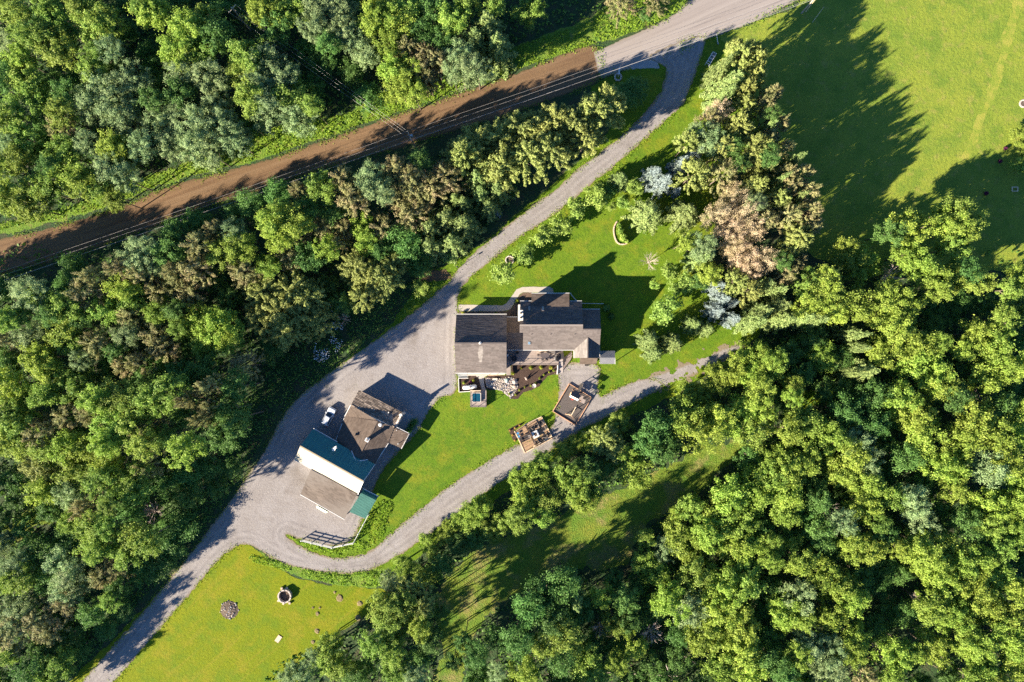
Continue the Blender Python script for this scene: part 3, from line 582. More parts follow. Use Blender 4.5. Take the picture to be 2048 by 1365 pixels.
T((1536, 400, 2.676), """740 140 90 y;650 180 75 d;980 60 82 m;1040 110 75 m;930 120 80 y;1020 170 80 y;980 260 82 m;740 300 75 y;800 340 80 y;850 400 80 y;430 300 88 y 9;500 340 88 y 9;980 430 80 y;900 470 75 y;1120 430 80 m;660 520 85 y;730 560 85 y;620 620 80 y;
680 680 85 y;700 760 95 y;600 820 75 y;790 800 90 y;820 880 95 y;880 940 90 y;920 1000 80 y;700 1060 90 y;780 1150 95 y;820 1250 95 y;920 760 52 y;450 720 55 s;460 790 48 s;490 910 80 s;290 840 70 y 9;1120 720 90 y;1200 740 95 y;1230 850 98 y;1150 940 95 y;1040 800 65 y;
1340 900 65 y;1330 600 85 m;1360 410 65 y;120 1000 62 y 8;180 1190 90 m;250 1230 88 y;100 1230 82 y;330 1260 85 y;460 1290 85 g;1090 1170 95 y;1200 1250 90 y;1020 1290 85 y;1300 1250 90 y;1340 1130 65 y;40 870 65 y;410 1130 80 d;1250 1100 75 d;300 540 80 y;250 480 75 y;470 560 85 y;
360 600 75 y;300 450 70 m;1290 480 60 m;1000 1050 70 d;560 1040 80 d;560 1200 70 d;960 620 70 d 5;1150 560 70 d 6;880 590 65 d 5;1060 380 60 d;1240 640 60 m""", 13)
# grove beside the field
T((1200, 80, 3.25), """870 80 60 p;900 110 80 p;960 90 60 p;780 200 72 s;830 310 100 s;800 380 80 s;1000 130 62 p;1000 230 65 p;930 340 65 p;740 500 85 t;700 540 60 o;930 440 75 p;870 560 65 p;670 620 90 g;740 670 90 g;780 720 85 p;880 600 85 p;560 680 65 p;
620 745 48 b 11;520 810 56 b 11;350 880 70 b 11;410 930 68 b 11;500 985 32 b 6;600 880 90 p;790 880 90 o;1100 370 62 o;1060 440 62 o;1150 560 62 o;1060 600 62 s;1090 650 62 o;1000 700 82 p;960 780 82 p;1080 840 52 s;1240 800 62 s;1200 880 62 o;1300 880 62 o;
1000 960 65 p;1130 930 45 s;1220 960 62 o;1340 1000 62 o;1250 1040 55 s;1150 1040 65 p;1350 1120 62 o;1200 1150 82 o;1340 1200 80 o;1270 1290 85 p;310 1130 115 s 10;550 1130 112 s 11;740 1160 100 t;820 1250 95 t;900 1130 110 t;950 1220 110 t;860 1040 95 t;
1010 1060 65 g;150 1060 42 bush 3.5;225 960 50 q 5;130 910 60 s 6;60 980 42 d 4;75 1090 32 bush 2;650 1330 80 g;560 1310 65 y;1180 720 55 o;1050 1180 80 o;900 800 60 d;1100 760 60 d;870 680 60 d;1130 480 55 d""", 15)
T((1200, 400, 3.412), """800 590 58 b 10;830 680 58 b 10;790 760 66 b 10;900 810 58 b 9;900 700 45 b 9;920 560 85 p;1010 620 75 p;740 500 80 y 11;680 410 72 s;1100 580 95 s;1190 620 90 s;1200 720 98 s;1080 760 100 s;1040 830 85 s;1230 820 88 s;1360 800 85 s;1450 820 85 s;
720 340 65 g;960 400 110 t;1080 430 95 t;1000 480 85 t;880 340 80 t;1300 320 88 p;1360 250 70 p;470 490 55 q 5;590 570 70 q 5.5;520 600 50 q 5;370 580 34 q 3.5;455 730 95 q 7;340 960 80 s 8;370 1040 72 s 7;500 980 76 s 8;640 850 62 s 8;730 880 55 s 7;
1420 560 95 m;1540 560 95 y;1500 660 95 y;1400 720 80 y;1600 680 80 y;1480 1060 70 y 9;1530 1100 60 y 9;980 1050 62 y 9;1090 1080 85 y 11;1160 1140 85 y 11;1020 1200 100 y 11;900 1170 90 y 10;800 1240 90 y 9;600 1300 75 y 6;690 1340 72 y 7;1100 1290 95 y;1320 1260 62 y;
1310 1330 62 y;1700 1180 45 s;1250 500 80 o;1250 420 70 d;680 560 60 d 8;1330 430 60 o""", 13.5)
# orchard row along the drive
ORCH = [(1007, 548, 22), (1049, 509, 19), (1083, 476, 19), (1119, 452, 20), (1153, 421, 20), (1192, 392, 21)]
for x, y, r in ORCH: TREES.append((x, y, r * 1.05, 'q', 5.2))
# leafless trees and snags
for x, y, r, h in ((1775, 552, 26, 9), (1940, 790, 16, 8), (1747, 1290, 15, 9), (1825, 1192, 14, 9), (1648, 1015, 16, 10), (312, 1022, 22, 6), (1297, 525, 19, 5), (1200, 1250, 20, 9), (1300, 1258, 22, 10), (690, 640, 14, 6)):
    TREES.append((x, y, r, 'x', h))
# a belt of trees beyond the frame, left and below, that the low sun shines through
rr = random.Random(3)
for i in range(20): TREES.append((rr.uniform(-95, -25), rr.uniform(560, 1365), rr.uniform(26, 34), rr.choice('mmyg'), 11))
for i in range(10): TREES.append((-30 - 22 * i, 575 + 7.5 * i + rr.uniform(0, 30), rr.uniform(28, 34), rr.choice('mgo'), 15))
for i in range(9): TREES.append((rr.uniform(-80, 90), rr.uniform(1395, 1450), rr.uniform(26, 34), rr.choice('mmyg'), 10))
for i in range(26): TREES.append((rr.uniform(640, 2080), rr.uniform(1395, 1450), rr.uniform(27, 36), rr.choice('myyg'), 12))

FOREST = [[(-40, 560), (200, 505), (420, 425), (640, 350), (780, 330), (960, 310), (1100, 300), (900, 520), (700, 620), (520, 740), (420, 800), (430, 900), (370, 1000), (250, 1180), (110, 1350), (-40, 1390)],
          [(-40, -40), (1000, -40), (960, 60), (820, 170), (700, 215), (600, 230), (400, 300), (300, 340), (-40, 440)],
          [(1560, 700), (1700, 560), (1900, 560), (2090, 560), (2090, 1400), (620, 1400), (740, 1270), (800, 1180), (880, 1110), (1070, 960), (1260, 850), (1420, 765)]]
_rf = random.Random(21); _add = []
def _in(poly, x, y): return float(sdf(np.array([x * 1.0]), np.array([y * 1.0]), poly)[0])
for fp_ in FOREST:
    xs = [p[0] for p in fp_]; ys = [p[1] for p in fp_]; gx = np.random.RandomState(4)
    X_ = gx.uniform(min(xs), max(xs), 2600); Y_ = gx.uniform(min(ys), max(ys), 2600); k_ = (sdf(X_, Y_, fp_) > 6) & (sdf(X_, Y_, TRAIL) < -14)
    for x, y in zip(X_[k_], Y_[k_]):
        if all((x - a[0]) ** 2 + (y - a[1]) ** 2 > (max(a[2], 18) * .98 + 9) ** 2 for a in TREES) and all((x - a[0]) ** 2 + (y - a[1]) ** 2 > 38 ** 2 for a in _add):
            if 440 < x < 720 and abs((y - 15) - (x - 456) * .76) < 34: continue
            _add.append((x, y, _rf.uniform(21, 28), 'd', _rf.uniform(6.5, 9)))
TREES += _add
_tx = sdf(np.array([t[0] * 1.0 for t in TREES]), np.array([t[1] * 1.0 for t in TREES]), smooth(TRAIL)); TREES = [t for t, q in zip(TREES, _tx) if q < -10 or t[1] > 1180]
def raise_edge(t):
    x, y, r, k, h = t
    if k in 'bx' or k == 'bush': return t
    if 180 < x < 500 and 770 < y < 1130: return (x, y, r, k, h + ((5.0 if x > 330 and y < 1010 else 1.0 if h < 7 else 2.0) if k == 'd' else 10.5 if x > 320 else 7.5))
    if 480 < x < 930 and road_y(x) < y < road_y(x) + 135 and h > 5: return (x, y, r, k, h + 7.5)
    if 740 < x < 1150 and y > 1150: return (x, y, r, k, h + 4.5)
    if 1030 < x < 1200 and 920 < y < 1065: return (x, y, r, k, h + 3.0)
    if -20 < x < 900 and road_y(x) < y < road_y(x) + 165 and h > 5: return (x, y, r, k, h + 4.5)
    if 900 <= x < 1260 and 190 < y < 380 and h > 5: return (x, y, r, k, h + 3.0)
    return t
TREES = [raise_edge(t) for t in TREES]
labels = {}
TREES.sort(key=lambda t: (0, 0) if (-30 < t[0] < 2078 and -30 < t[1] < 1395) else (1, t[1]) if t[0] < 0 and t[1] < 1390 else (2, t[0]))
def tree_label(k, x, y):
    lm = min(LANDMARKS, key=lambda l: math.hypot(l[1] - x, l[2] - y))
    d = DIRN[int(((math.degrees(math.atan2(lm[2] - y, x - lm[1])) + 360 + 22.5) % 360) // 45)]
    return k, d, lm
def in_frame(x, y): return -30 < x < 2078 and -30 < y < 1395
groups = {}
for i, (x, y, r, k, h) in enumerate(TREES):
    if in_frame(x, y): groups.setdefault((k,) + tree_label(k, x, y)[1:], []).append(i)
LAB = {}
for (k, d, lm), ids in groups.items():
    ids.sort(key=lambda i: math.hypot(TREES[i][0] - lm[1], TREES[i][1] - lm[2]))
    what = 'rounded yellow green bush' if k == 'bush' else KIND[k][1]
    for n, i in enumerate(ids):
        LAB[i] = what + (', ' + ORD[min(n, 17)] + ' ' if len(ids) > 1 else ' standing ') + d + ' ' + lm[0]
OFF = {}
def ordinal(n):
    a = ['first', 'second', 'third', 'fourth', 'fifth', 'sixth', 'seventh', 'eighth', 'ninth', 'tenth', 'eleventh', 'twelfth', 'thirteenth', 'fourteenth', 'fifteenth', 'sixteenth', 'seventeenth', 'eighteenth', 'nineteenth']
    if n < 20: return a[n - 1]
    q, r_ = divmod(n, 10); return ('twentieth', 'thirtieth', 'fortieth', 'fiftieth')[q - 2] if r_ == 0 else ('twenty', 'thirty', 'forty', 'fifty')[q - 2] + '-' + a[r_ - 1]
for i, (x, y, r, k, h) in enumerate(TREES):
    rs = random.Random(1000 + i); kk = 'q' if k == 'bush' else k
    h *= rs.uniform(.92, 1.08)
    cf = {'s': .46, 'b': .46, 't': .5, 'p': .6, 'o': .6, 'x': .55}.get(kk, .62)
    if h < 5: cf = .52
    zc = cf * h; rm = r * S * (H - zc) / H
    rz = {'s': .45 * h, 'b': .44 * h, 't': .42 * h, 'p': .36 * h, 'o': .34 * h, 'x': .4 * h}.get(kk, min(.36 * h, 1.25 * rm))
    if kk in 'ymgdq': zc = max(zc, h - rz * 1.05); rm *= 1.14
    if kk in 'po': rm *= 1.16
    if kk == 's': rm *= 1.32
    if kk == 'b': rm *= 1.3
    b = P(x, y, zc); b.z = 0
    lab = LAB.get(i)
    if lab is None:
        sd = 'left' if x < 0 and y < 1390 else 'bottom'; OFF[sd] = OFF.get(sd, 0) + 1
        lab = 'leafy tree beyond the %s edge, %s from the %s' % (sd, ordinal(OFF[sd]), 'top' if sd == 'left' else 'left')
    grp = wood_of(x, y) if (x, y, r) not in ORCH else 'young trees in a row along the driveway'
    if k == 'bush':
        t = thing('garden_bush', lab, 'bush', b, rs.uniform(0, 6.28), 'bushes beside the lawn and drive')
    else:
        t = thing(KIND[k][0], lab, KIND[k][2], b, rs.uniform(0, 6.28), grp)
    if kk == 'x':
        link('limbs', rs.choice(BARE), None, t, (0, 0, zc), 0, (rm, rm, rz))
        link('trunk', rs.choice(TR), None, t, (0, 0, 0), 0, (rm * .5, rm * .5, zc))
        continue
    link('crown', rs.choice(CR[kk]), None, t, (0, 0, zc), 0, (rm * rs.uniform(.93, 1.07), rm * rs.uniform(.93, 1.07), rz))
    link('trunk', rs.choice(TR), None, t, (0, 0, 0), 0, (rm * .8, rm * .8, zc))

# ------------------------------------------------------------------ weeds and undergrowth
def scatter(name, polys, dens, h, size, material, label, asp=.6, seed=1, clump=.5, cut=()):
    rs = np.random.RandomState(seed); Cs = []
    for p in polys:
        q = world_poly(p); xs = [a[0] for a in q]; ys = [a[1] for a in q]
        area = (max(xs) - min(xs)) * (max(ys) - min(ys)); n = int(area * dens)
        x = rs.uniform(min(xs), max(xs), n); y = rs.uniform(min(ys), max(ys), n); s = sdf(x, y, q)
        for c in cut: s = np.minimum(s, -sdf(x, y, world_poly(c)))
        f = vnoise(x, y, clump, 5) + .6 * vnoise(x, y, clump * 2.6, 6)
        keep = (s > 0.1) & (f > -.32); x, y, f, s = x[keep], y[keep], f[keep], s[keep]
        z = (.06 + h * np.clip(f + .45, 0, 1) * np.clip(s / 1.2, .25, 1)) * rs.uniform(.25, 1, len(x))
        Cs.append(np.stack([x, y, z], 1))
    C = np.concatenate(Cs); N = rs.normal(size=C.shape) * .75 + np.array([0, 0, .7]); L = rs.uniform(*size, len(C))
    me = np_mesh(name, *leaves(C, N, L, L * asp, rs)); me.materials.append(material)
    o = link(name, me, kind='stuff'); o['label'] = label; return o

scatter('roadside_weeds', [[(-30, 485), (0, 462), (130, 436), (250, 400), (340, 364), (500, 324), (640, 279), (760, 237), (860, 203), (960, 168), (1100, 117), (1190, 90), (1290, 56), (1368, 12), (1330, -20), (1230, 0), (1180, 40), (1090, 72), (1000, 105), (900, 150), (830, 185), (760, 185), (700, 225), (600, 240), (500, 275), (400, 315), (300, 350), (150, 408), (0, 445)]],
        16, .9, (.22, .5), LM['weeds'], 'bright green weeds along the upper side of the dirt road', seed=2)
scatter('weedy_bank', [[(505, 1108), (560, 1122), (640, 1142), (765, 1142), (772, 1170), (700, 1174), (620, 1158), (560, 1141), (500, 1122)],
                       [(574, 1069), (600, 1079), (655, 1093), (702, 1083), (724, 1046), (738, 1018), (762, 1000), (788, 1006), (780, 1040), (765, 1075), (735, 1099), (700, 1111), (655, 1111), (600, 1090)]],
        26, .8, (.2, .42), LM['weeds'], 'bright green weeds on the banks beside the loop driveway', seed=3)
scatter('undergrowth', [[(640, 765), (590, 795), (540, 860), (510, 910), (470, 975), (420, 1045), (360, 1120), (250, 1240), (150, 1355), (90, 1365), (250, 1180), (370, 1000), (430, 900), (420, 800), (520, 740), (600, 690), (680, 640), (760, 590), (830, 562), (880, 575), (800, 635), (720, 695)]],
        11, 1.1, (.25, .6), LM['under'], 'dense green undergrowth between the wood and the driveway', seed=4)
scatter('forest_undergrowth', [[(-20, 560), (200, 500), (500, 400), (760, 330), (960, 300), (1100, 300), (900, 520), (700, 640), (420, 800), (430, 900), (370, 1000), (250, 1180), (90, 1365), (-20, 1365)],
                               [(-20, -20), (1200, -20), (1000, 100), (830, 180), (760, 185), (700, 225), (600, 240), (400, 310), (300, 350), (-20, 440)],
                               [(1500, 690), (1700, 520), (1900, 540), (2060, 540), (2060, 1380), (600, 1380), (720, 1250), (780, 1160), (870, 1095), (1060, 955), (1250, 842), (1420, 755)]],
        2.6, 1.6, (.4, .95), LM['under'], 'low dark undergrowth on the forest floor', seed=5, clump=.3, cut=[TRAIL])
rs = np.random.RandomState(9); q = [(640, 665), (665, 645), (690, 650), (685, 690), (660, 720), (630, 720)]
w_ = world_poly(q); x = rs.uniform(min(a[0] for a in w_), max(a[0] for a in w_), 700); y = rs.uniform(min(a[1] for a in w_), max(a[1] for a in w_), 700)
k_ = (sdf(x, y, w_) > 0) & (vnoise(x, y, .7, 8) > -.05); C = np.stack([x[k_], y[k_], rs.uniform(.7, 1.3, k_.sum())], 1)
me = np_mesh('wildflowers', *leaves(C, rs.normal(size=C.shape) * .3 + np.array([0, 0, 1]), np.full(len(C), .2), np.full(len(C), .17), rs))
o = link('wildflowers', me, MT['flowers'], kind='stuff'); o['label'] = 'white wildflowers sprinkled in the undergrowth above the driveway'

# grass tufts and weeds that break the edges of drive, road and beds
def edge_tufts(name, outlines, n, label, material, size, seed, spread=.45):
    rs = np.random.RandomState(seed); C = []
    for px, sm in outlines:
        q = np.array(world_poly(px, sm)); d = np.roll(q, -1, 0) - q; L = np.hypot(d[:, 0], d[:, 1]); cum = np.cumsum(L); k = int(n * cum[-1] / 100)
        tt = rs.uniform(0, cum[-1], k); i = np.searchsorted(cum, tt); f = (cum[i] - tt) / L[i]; p = q[i] + d[i] * (1 - f)[:, None]
        keep = vnoise(p[:, 0], p[:, 1], .35, 12) > -.12; p = p[keep] + rs.normal(size=(keep.sum(), 2)) * spread
        C.append(np.column_stack([p, .04 + rs.uniform(0, .16, len(p))]))
    C = np.concatenate(C); N = rs.normal(size=C.shape) * .8 + np.array([0, 0, .6]); L = rs.uniform(*size, len(C))
    me = np_mesh(name, *leaves(C, N, L, L * .5, rs)); me.materials.append(material); o = link(name, me, kind='stuff'); o['label'] = label
edge_tufts('grass_tufts', [(ENTR, True)], 2600, 'ragged grass tufts along the edges of the gravel driveway', LM['weeds'], (.14, .32), 31)
edge_tufts('roadside_tufts', [(DIRT, True), (PAVED, False)], 2200, 'ragged grass tufts along the edges of the dirt road', LM['weeds'], (.18, .4), 32, .5)

# ------------------------------------------------------------------ buildings
def shingles(parent, W, material, row=.26, lift=.022, seed=0, lo=.5, hi=1.5):
    """courses of shingle strips laid over the planar polygon W (lower edge of each strip lifted)"""
    n = newell(W)
    if n.z < 0: W = W[::-1]; n = -n
    e = Vector((-n.y, n.x, 0)).normalized(); d = n.cross(e) * -1
    if d.z > 0: d = -d
    o = W[0]; pl = [((p - o).dot(e), (p - o).dot(d)) for p in W]
    rs = random.Random(seed); m = MB(); b = min(p[1] for p in pl); bm = max(p[1] for p in pl)
    while b < bm - .02:
        b1 = min(b + row, bm); mid = (b + b1) / 2; xs = []
        for i in range(len(pl)):
            (xa, ya), (xb, yb) = pl[i], pl[(i + 1) % len(pl)]
            if (ya <= mid) != (yb <= mid): xs.append(xa + (mid - ya) * (xb - xa) / (yb - ya))
        if len(xs) >= 2:
            x, x1 = min(xs), max(xs)
            while x < x1 - .01:
                q = min(x + rs.uniform(lo, hi), x1); h = lift * rs.uniform(.55, 1.35); g = .006
                t0, t1 = .004, h
                pts = [o + e * (x + g) + d * b + n * t0, o + e * (q - g) + d * b + n * t0, o + e * (q - g) + d * b1 + n * t1, o + e * (x + g) + d * b1 + n * t1,
                       o + e * (q - g) + d * b1 + n * .002, o + e * (x + g) + d * b1 + n * .002]
                fs = [(0, 3, 2, 1), (3, 5, 4, 2)] if (pts[1] - pts[0]).cross(pts[3] - pts[0]).dot(n) < 0 else [(0, 1, 2, 3), (3, 2, 4, 5)]
                m.add(pts, fs); x = q
        b = b1
    return m.build('shingles', material, parent, kind='stuff')

def roof(parent, pts, material, th=.16, row=.26, lift=.022, seed=0, lo=.5, hi=1.5):
    W = [P(*p) for p in pts]
    o = MB().slab(W, th).build('roof', MT['roofdeck'], parent)
    shingles(o, W, material, row, lift, seed, lo, hi); return o

def ribbed(parent, pts, material, th=.08, step=.3, ribw=.06, ribh=.045, along=None):
    """metal roof panel with raised ribs running down the slope"""
    W = [P(*p) for p in pts]; n = newell(W)
    if n.z < 0: W = W[::-1]; n = -n
    o = MB().slab(W, th).build('roof', material, parent)
    e = Vector((-n.y, n.x, 0)).normalized(); d = e.cross(n)
    pl = [((p - W[0]).dot(e), (p - W[0]).dot(d)) for p in W]; m = MB(); x = min(p[0] for p in pl) + step / 2
    while x < max(p[0] for p in pl):
        ys = []
        for i in range(len(pl)):
            (xa, ya), (xb, yb) = pl[i], pl[(i + 1) % len(pl)]
            if (xa <= x) != (xb <= x): ys.append(ya + (x - xa) * (yb - ya) / (xb - xa))
        if len(ys) >= 2:
            a, b = W[0] + e * x + d * min(ys) + n * ribh * .35, W[0] + e * x + d * max(ys) + n * ribh * .35
            up = n * ribh; s_ = e * ribw / 2
            m.add([a - s_, a + s_, a + up, b - s_, b + s_, b + up], [(0, 1, 2), (3, 5, 4), (0, 2, 5, 3), (1, 4, 5, 2)])
        x += step
    m.build('ribs', material, o, kind='stuff'); return o

def walls(parent, pts, z1, material, z0=0.0, name='wall'):
    return MB().prism([P(a, b, z1 * .5)[:2] for a, b, *_ in pts], z0, z1).build(name, material, parent)

def strip(parent, name, a, b, wd, ht, material, dz=0.0):
    a, b = P(*a), P(*b); a.z += dz; b.z += dz
    return MB().beam(a, b, wd, ht).build(name, material, parent)

def pipe(parent, name, p, h, r, material, cap=None):
    b = P(*p); m = MB(); m.tube(b - Vector((0, 0, .2)), b + Vector((0, 0, h)), r, r, 10)
    if cap: m.tube(b + Vector((0, 0, h)), b + Vector((0, 0, h + .1)), cap, cap, 10)
    return m.build(name, material, parent)

def skylight(parent, fn, x0, y0, x1, y1, z0, z1):
    W = [P(*fn(x0, y0, z0)), P(*fn(x1, y0, z0)), P(*fn(x1, y1, z1)), P(*fn(x0, y1, z1))]
    up = newell(W); up = up if up.z > 0 else -up
    c = sum(W, Vector()) / 4
    f = MB().slab([p + up * .14 for p in W], .2).build('skylight', MT['zinc'], parent)
    MB().slab([c + (p - c) * .8 + up * .155 for p in W], .03).build('pane', MT['glass'], f); return f

SH, SHB, SHG, SHL = MT['shingle'], MT['shingle_brown'], MT['shingle_grazed'], MT['shingle_lean']
# --- the house
ho = thing('house', 'rambling brown grey shingled house with attached garage beside the gravel yard', 'house', P(1055, 670))
gN, gR, gS = 2.95, 7.0, 2.95
roof(ho, [Z1(145, 310, gN), Z1(595, 310, gN), Z1(592, 565, gR), Z1(130, 565, gR)], SH, seed=1)
roof(ho, [Z1(130, 565, gR), Z1(592, 565, gR), Z1(592, 827, gS), Z1(140, 827, gS)], SH, seed=2)
walls(ho, [Z1(165, 335), Z1(580, 335), Z1(580, 800), Z1(165, 800)], 3.02, MT['siding'])
MB().add([P(*Z1(150, 330, 3.1)), P(*Z1(150, 805, 3.1)), P(*Z1(142, 565, 6.87)), P(*Z1(170, 330, 3.1)), P(*Z1(170, 805, 3.1)), P(*Z1(162, 565, 6.87))], [(0, 2, 1), (3, 4, 5), (0, 3, 5, 2), (1, 2, 5, 4)]).build('gable', MT['siding'], ho)
MB().add([P(*Z1(572, 330, 3.1)), P(*Z1(572, 805, 3.1)), P(*Z1(570, 565, 6.87)), P(*Z1(588, 330, 3.1)), P(*Z1(588, 805, 3.1)), P(*Z1(586, 565, 6.87))], [(0, 2, 1), (3, 4, 5), (0, 3, 5, 2), (1, 2, 5, 4)]).build('gable', MT['siding'], ho)
strip(ho, 'gutter', Z1(145, 306, gN), Z1(595, 306, gN), .11, .11, MT['white'], -.06)
strip(ho, 'gutter', Z1(140, 832, gS), Z1(592, 832, gS), .11, .11, MT['white'], -.06)
strip(ho, 'ridge_cap', Z1(132, 565, gR + .05), Z1(592, 565, gR + .05), .3, .06, SH)
# white vent cupola with the pale run-off streak below it
m = MB(); c = P(*Z1(358, 563, gR)); m.box((c.x, c.y, gR + .12), (.5, .4, .5), .78); m.lathe([(.34, .3), (.02, .62)], 4, (c.x, c.y, gR)); m.build('cupola', MT['white'], ho)
W = [P(*Z1(352, 592, gR - .42)), P(*Z1(378, 592, gR - .42)), P(*Z1(386, 650, 5.70)), P(*Z1(372, 735, 4.40)), P(*Z1(350, 735, 4.40)), P(*Z1(336, 650, 5.70))]
MB().slab([p + Vector((0, .02, .045)) for p in W], .02).build('flashing', MT['zinc'], ho)
# connector
roof(ho, [Z1(592, 335, 2.9), Z1(730, 335, 2.9), Z1(730, 472, 3.9), Z1(592, 472, 3.9)], SHB, seed=3, lift=.008)
roof(ho, [Z1(592, 472, 3.9), Z1(745, 472, 3.9), Z1(745, 622, 2.8), Z1(592, 622, 2.8)], SH, seed=4)
walls(ho, [Z1(590, 350), Z1(735, 350), Z1(735, 605), Z1(590, 605)], 2.7, MT['siding'])
strip(ho, 'gutter', Z1(592, 331, 2.9), Z1(700, 331, 2.9), .1, .1, MT['white'], -.06)
strip(ho, 'gutter', Z1(592, 626, 2.8), Z1(745, 626, 2.8), .1, .1, MT['white'], -.06)
# main block
def zS(Y): return 8.2 - .0095 * (Y - 650)
roof(ho, [Z6(162, 265, 4.5), Z6(1155, 265, 4.5), Z6(1172, 650, 8.2), Z6(155, 650, 8.2)], SH, seed=5)
roof(ho, [Z6(210, 650, 8.2), Z6(1172, 650, 8.2), Z6(1172, 915, zS(915)), Z6(1028, 1045, zS(1045)), Z6(210, 1045, zS(1045))], SH, seed=6)
roof(ho, [Z6(155, 650, 8.2), Z6(210, 650, 8.2), Z6(210, 768, zS(768)), Z6(155, 768, zS(768))], SH, seed=7)
roof(ho, [Z6(1172, 718, zS(718)), Z6(1250, 718, zS(718)), Z6(1250, 845, zS(845)), Z6(1172, 915, zS(915))], SH, seed=8)
roof(ho, [Z6(1250, 718, zS(718)), Z6(1460, 718, zS(718)), Z6(1440, 985, zS(985)), Z6(1250, 845, zS(845))], SH, seed=9)
roof(ho, [Z6(1162, 395, 4.4), Z6(1443, 395, 4.4), Z6(1460, 718, zS(718)), Z6(1172, 718, zS(718))], SH, seed=10)
roof(ho, [Z6(1250, 845, 6.36), Z6(1248, 1175, 6.36), Z6(1028, 1175, 4.45), Z6(1028, 1045, 4.45)], mat('sunlit lightened shingles', (.165, .145, .13), (.195, .17, .155), 1.5, .9, .2, island=.2), seed=11)  # west slope of the cross gable: sunlight painted in as paler shingles
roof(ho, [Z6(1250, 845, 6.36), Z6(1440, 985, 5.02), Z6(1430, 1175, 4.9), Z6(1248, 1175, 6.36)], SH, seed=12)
roof(ho, [Z6(347, 140, 4.75), Z6(952, 140, 4.75), Z6(952, 353, 5.36), Z6(347, 353, 5.36)], SHB, seed=13)
walls(ho, [Z6(185, 290), Z6(1140, 290), Z6(1140, 1010), Z6(235, 1010), Z6(235, 740), Z6(185, 740)], 4.5, MT['siding'])
walls(ho, [Z6(1140, 425), Z6(1425, 425), Z6(1425, 1150), Z6(1050, 1150), Z6(1050, 1010), Z6(1140, 1010)], 4.25, MT['siding'])
walls(ho, [Z6(375, 165), Z6(925, 165), Z6(925, 290), Z6(375, 290)], 4.5, MT['siding'])
MB().add([P(*Z6(1045, 1158, 4.4)), P(*Z6(1420, 1158, 4.7)), P(*Z6(1248, 1158, 6.15)), P(*Z6(1045, 1140, 4.4)), P(*Z6(1420, 1140, 4.7)), P(*Z6(1248, 1140, 6.15))], [(0, 1, 2), (3, 5, 4), (0, 2, 5, 3), (1, 4, 5, 2)]).build('gable', MT['siding'], ho)
def gable(pts, dx):
    k = len(pts); V = [P(*Z6(*p)) for p in pts] + [P(*Z6(p[0] + dx, *p[1:])) for p in pts]
    return MB().add(V, [tuple(range(k - 1, -1, -1)), tuple(range(k, 2 * k))] + [(i, (i + 1) % k, k + (i + 1) % k, k + i) for i in range(k)]).build('gable', MT['siding'], ho)
gable([(185, 275, 4.2), (180, 650, 7.9), (180, 755, 6.95), (188, 755, 4.2)], 12); gable([(222, 755, 6.95), (222, 1030, 4.25), (225, 755, 4.2)], 12); gable([(1142, 280, 4.3), (1152, 648, 7.9), (1148, 640, 4.3)], 12)
MB().add([P(*Z6(1438, 410, 4.2)), P(*Z6(1425, 985, 4.8)), P(*Z6(1450, 718, 7.3)), P(*Z6(1424, 410, 4.2)), P(*Z6(1411, 985, 4.8)), P(*Z6(1436, 718, 7.3))], [(0, 1, 2), (3, 5, 4), (0, 2, 5, 3), (1, 4, 5, 2)]).build('gable', MT['siding'], ho)
for a, b in (((162, 260, 4.5), (347, 260, 4.5)), ((952, 260, 4.5), (1155, 260, 4.5)), ((345, 134, 4.75), (954, 134, 4.75)), ((1162, 390, 4.4), (1445, 390, 4.4)), ((210, 1050, 4.4), (1030, 1050, 4.4)), ((1434, 1030, 4.8), (1430, 1178, 4.8)), ((1024, 1045, 4.4), (1024, 1178, 4.4))):
    strip(ho, 'gutter', Z6(*a), Z6(*b), .11, .11, MT['white'], -.06)
strip(ho, 'ridge_cap', Z6(157, 650, 8.25), Z6(1172, 650, 8.25), .32, .07, mat('pale ridge cap', (.23, .195, .17), rough=.9))
strip(ho, 'ridge_cap', Z6(1172, 718, zS(718) + .05), Z6(1460, 718, zS(718) + .05), .26, .06, MT['shingle'])
strip(ho, 'ridge_cap', Z6(1250, 850, 6.41), Z6(1248, 1175, 6.41), .2, .06, MT['shingle'])
skylight(ho, Z6, 290, 350, 327, 420, 5.34, 6.01); skylight(ho, Z6, 510, 350, 547, 420, 5.34, 6.01); skylight(ho, Z6, 285, 905, 330, 955, 5.78, 5.30)
for x in (340, 645, 1030): pipe(ho, 'vent_pipe', Z6(x, 800, zS(800)), .42, .055, MT['zinc'])
# chimney
ch = MB().box((*P(*Z6(168, 494, 9.2))[:2], 5.0), (.92, 2.05, 10.0)).build('chimney', MT['stucco'], ho)
c = P(*Z6(168, 494, 9.2)); MB().box((c.x, c.y, 10.06), (1.04, 2.17, .12)).build('chimney_cap', MT['stucco'], ch)
for dy in (.5, -.45): MB().lathe([(.2, 10.1), (.2, 10.42), (.14, 10.42), (.14, 10.16), (0, 10.16)], 12, (c.x + .1, c.y + dy, 0)).build('flue', MT['dark'], ch)
MB().box((*P(*Z6(148, 369, 5.4))[:2], 2.7), (.4, 1.35, 5.4)).build('chimney_shoulder', MT['stucco'], ch)
